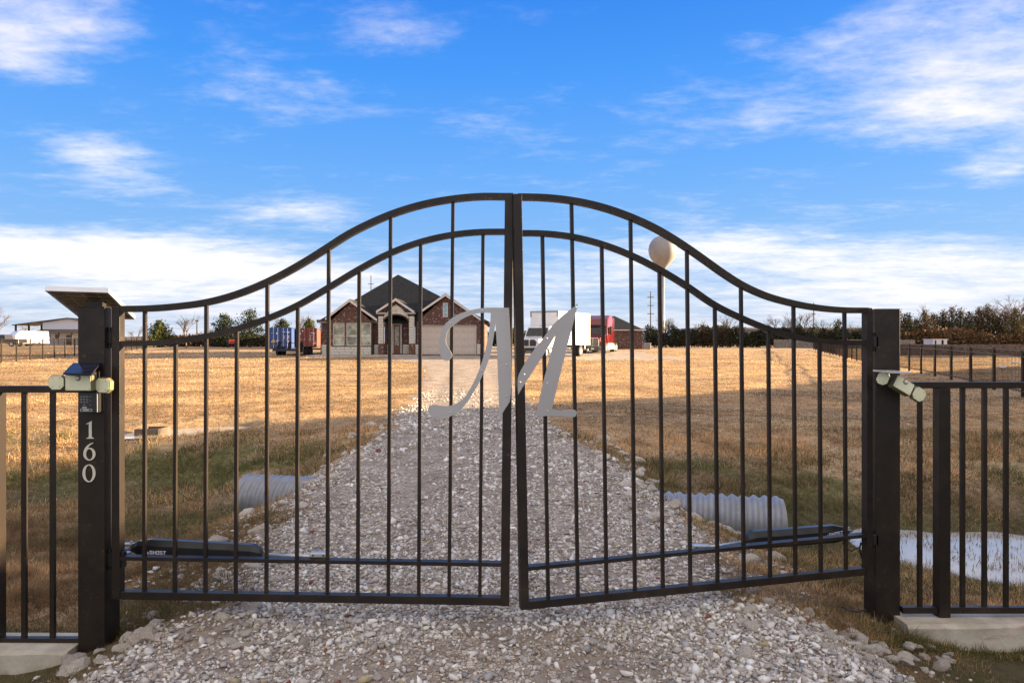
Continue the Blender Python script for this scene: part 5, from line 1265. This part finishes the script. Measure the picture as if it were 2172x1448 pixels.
# low pale building behind the small cedar
lb = thing('low_building', 'long low pale tan building behind the small cedar on the left', 'building', (col_x(300, 150), 150, .8))
MB().box((col_x(240, 150), 150, .5), (col_x(350, 150), 158, CAMZ+3*150/F)).build('wall', mat('tan_wall', (.42, .34, .28), .7), lb, True)
MB().prism([(col_x(238, 150), 149.5, CAMZ+3*150/F), (col_x(356, 150), 149.5, CAMZ+3*150/F), (col_x(356, 150), 154, CAMZ+9*150/F), (col_x(238, 150), 154, CAMZ+9*150/F)], (0, 0, .1)).build('roof', mat('tan_roof', (.36, .30, .26), .7), lb, True)

# ------------------------------------------------------------------ far fences
def iron_run(label, A, B, h, group, sp=2.44, pk=.11):
    A = Vector((*A, 0)); B = Vector((*B, 0)); d = (B-A); L = d.length; d.normalize(); n = Vector((-d.y, d.x, 0))
    t = thing('iron_fence', label, 'fence', (A.x, A.y, Hs(A.x, A.y)), group=group)
    np_ = int(L/sp); P = []
    for i in range(np_+1):
        q = A+d*sp*i; z = Hs(q.x, q.y); P.append(Vector((q.x, q.y, z)))
        MB().box((q.x-.035, q.y-.035, z-.1), (q.x+.035, q.y+.035, z+h+.05)).build('post', M_paint, t, True)
    rails = MB(); pick = MB()
    for a, b_ in zip(P, P[1:]):
        for zz_ in (h, .15, h-.16):
            a2 = a+Vector((0, 0, zz_)); b2 = b_+Vector((0, 0, zz_))
            rails.prism([a2-n*.02, b2-n*.02, b2+n*.02, a2+n*.02], (0, 0, .035))
        m = int(sp/pk)
        for j in range(1, m):
            q = a.lerp(b_, j/m); pick.add([q-d*.006+Vector((0, 0, .1)), q+d*.006+Vector((0, 0, .1)), q+d*.006+Vector((0, 0, h)), q-d*.006+Vector((0, 0, h)), q-d*.006+n*.012+Vector((0, 0, .1)), q-d*.006+n*.012+Vector((0, 0, h))], [(0, 1, 2, 3), (0, 4, 5, 3)])
    r_ = rails.build('rails', M_paint, t, True); o = pick.build('pickets', M_paint, t, True); o['kind'] = 'stuff'
dd = (.326, .945)
iron_run('dark iron picket fence running away along the right edge of the field', (14.7-dd[0]*17, 19.6-dd[1]*17), (14.7+dd[0]*66, 19.6+dd[1]*66), 1.30, 'iron boundary fences of the field')
iron_run('dark iron picket fence running away at the far left in front of the shop', (-30.4, 32), (-46.0, 86), 1.55, 'iron boundary fences of the field')
def board_run(label, A, B, h, m, bw=.145, lift_=0):
    A = Vector((*A, 0)); B = Vector((*B, 0)); d = (B-A); L = d.length; d.normalize(); n = Vector((-d.y, d.x, 0))
    t = thing('board_fence', label, 'fence', (A.x, A.y, Hs(A.x, A.y)), group='board fences beyond the right field')
    k = int(L/bw); mb = MB(); r = random.Random(int(L))
    for i in range(k):
        q = A+d*bw*i; z = Hs(q.x, q.y)+lift_; hh = h+r.uniform(-.02, .02); o_ = n*r.uniform(0, .012)
        a = q+o_; b_ = q+d*(bw-.012)+o_
        mb.prism([a+Vector((0, 0, z)), b_+Vector((0, 0, z)), b_+Vector((0, 0, z+hh)), a+Vector((0, 0, z+hh))], n*.02)
    o = mb.build('boards', m, t, True); o['kind'] = 'stuff'
    for i in range(int(L/2.4)+1):
        q = A+d*2.4*i; z = Hs(q.x, q.y); MB().box((q.x-.05, q.y+.03, z), (q.x+.05, q.y+.12, z+h+lift_+.05)).build('post', m, t, True)
board_run('brown board fence beyond the right iron fence, below the small white shed', (33.5, 62), (64, 60), 1.02, M_fence)
board_run('grey board fence at the far corner of the field, left of the right post', (35, 91), (52, 88), 1.15, M_fencegray)
cr_ = MB().box((33, 57.0, Hs(40, 57)-.3), (58, 57.25, Hs(40, 57)+.10)).build('concrete_edge', M_conc); tag(cr_, 'straight pale concrete edging in front of the brown board fence', 'edging')
# plastic debris left on the neighbouring grass
for px, py, s, lb_ in ((2128, 781, .30, 'left pale plastic scrap on the grass behind the right fence'), (2153, 772, .26, 'right small pale scrap on the grass behind the right fence')):
    Y = 1.5*F/(py-CY); x = col_x(px, Y); o = MB().hull([(x+random.uniform(-s, s), Y+random.uniform(-s, s), Hs(x, Y)+random.uniform(0, .18)) for _ in range(14)]).build('plastic_scrap', M_lens); tag(o, lb_, 'scrap', 'pale scraps on the grass at right')
sh = thing('small_shed', 'tiny white shed with dark openings in front of the right tree line', 'shed', (col_x(1994, 88), 88, Hs(48, 88)))
sx0, sx1 = col_x(1979, 88), col_x(2009, 88); szt = CAMZ+3.8*88/F
MB().box((sx0, 88, Hs(48, 88)-.1), (sx1, 90, szt)).build('wall', M_paleblue, sh, True)
MB().box((sx0-.1, 87.9, szt), (sx1+.1, 90.1, szt+.08)).build('roof', M_white, sh, True)
MB().box((sx0+.25, 87.97, szt-.75), (sx0+.42, 88, szt-.1)).build('window', M_glass, sh, True); MB().box((sx0+1.1, 87.97, szt-.6), (sx0+1.35, 88, szt-.05)).build('window', M_glass, sh, True)

# detached brick garage behind the semi
GY_ = 85; gz_ = Hs(12, GY_); gx0, gx1 = col_x(1268, GY_), col_x(1363, GY_); ge_ = CAMZ+23*GY_/F; gp = CAMZ+54*GY_/F
gg = thing('brick_outbuilding', 'brown brick outbuilding with dark hip roof behind the semi truck', 'building', (gx0, GY_, gz_))
MB().box((gx0, GY_, gz_-.3), (gx1, GY_+8, ge_)).build('wall', M_brick2, gg, True)
MB().box((gx0-.3, GY_-.32, ge_), (gx1+.3, GY_-.22, ge_+.12)).build('fascia', M_whitem, gg, True)
xr0, xr1 = col_x(1285, GY_+3), col_x(1306, GY_+3)
MB().add([(gx0-.3, GY_-.3, ge_), (gx1+.35, GY_-.3, ge_), (gx1+.35, GY_+8.3, ge_), (gx0-.3, GY_+8.3, ge_), (xr0, GY_+4, gp+.15), (xr1, GY_+4, gp+.15)], [(0, 1, 5, 4), (1, 2, 5), (2, 3, 4, 5), (3, 0, 4), (0, 3, 2, 1)]).build('roof', M_roof, gg, True)
acx = col_x(1372, 84); ac = thing('ac_unit', 'grey square air conditioner cabinet beside the brick outbuilding', 'air conditioner', (acx, 84, Hs(acx, 84)))
MB().cbox((-.42, -.42, 0), (.42, .42, .72), .03).build('cabinet', mat('grey_cabinet', (.34, .33, .33), .5), ac)
MB().cbox((-.44, -.44, .72), (.44, .44, .80), .02).build('lid', mat('grey_cabinet', (.34, .33, .33)), ac)
for k in range(5): MB().box((-.36, -.435, .1+k*.12), (.36, -.42, .15+k*.12)).build('louvre', M_button, ac)

# long warehouse on the skyline
wh = thing('warehouse', 'long low grey warehouse on the skyline behind the right hedgerow', 'building', (col_x(1650, 210), 210, .9))
MB().box((col_x(1478, 210), 210, .5), (col_x(1862, 210), 240, CAMZ+25*210/F)).build('wall', M_warehouse, wh, True)
MB().box((col_x(1475, 210), 209, CAMZ+25*210/F), (col_x(1865, 210), 241, CAMZ+29*210/F)).build('roof', mat('grey_roof', (.30, .28, .28), .7), wh, True)
for k in range(6): MB().box((col_x(1490+k*14, 210), 209.9, CAMZ+10*210/F), (col_x(1500+k*14, 210), 210, CAMZ+20*210/F)).build('window', mat('blue_glass', (.06, .10, .20), .2), wh, True)

# water tower
WT = 350; wx = col_x(1405.5, WT); wz = lambda py: CAMZ+(CY-py)/F*WT; rp_ = WT/F
t = thing('water_tower', 'pale grey single-pedestal water tower with onion-shaped tank', 'water tower', (wx, WT, .9))
prof = [(0, 500), (8, 500.8), (16, 504), (23, 510), (28, 519), (30, 530), (28.5, 540), (25, 548), (19, 556), (12.5, 563), (8, 569), (5.4, 575), (4.4, 582)]
tank = MB().tube([(wx, WT, wz(py)) for r_, py in prof], [max(.02, r_*rp_) for r_, py in prof], 40).build('tank', M_tower, t, True, smooth=True)
MB().tube([(wx, WT, wz(581)), (wx, WT, wz(700)), (wx, WT, wz(716)), (wx, WT, .5)], [4.4*rp_, 4.4*rp_, 5.2*rp_, 7*rp_], 24).build('pedestal', M_tower, t, True, smooth=True)

# utility poles
def upole(px, top, Y, label, arms, w=.16):
    x = col_x(px, Y); zt = CAMZ+(CY-top)/F*Y; t = thing('utility_pole', label, 'utility pole', (x, Y, .8), group='utility poles on the skyline')
    MB().tube([(x, Y, .5), (x, Y, zt)], [w*1.3, w*.8], 8).build('mast', M_pole, t, True)
    for k, wd in arms: MB().box((x-wd, Y-.08, zt-k), (x+wd, Y+.08, zt-k+.18)).build('cross_arm', M_pole, t, True)
upole(787, 584, 200, 'pole with cross arm above the left slope of the house roof', [(2.6, .8)])
upole(1380, 618, 190, 'tall pole with three cross arms left of the water tower', [(1.7, .9), (4.0, .9), (6.3, .9)])
upole(1726, 642, 190, 'thin pole behind the right gate leaf above the grey warehouse', [(1.5, .5), (3.2, .5)])
upole(1965, 664, 150, 'short thin pole above the cedars right of the right gate post', [(.9, .3)], .1)
upole(418, 678, 130, 'short stout pole beside the bare tree at left', [(.3, .35)], .15)
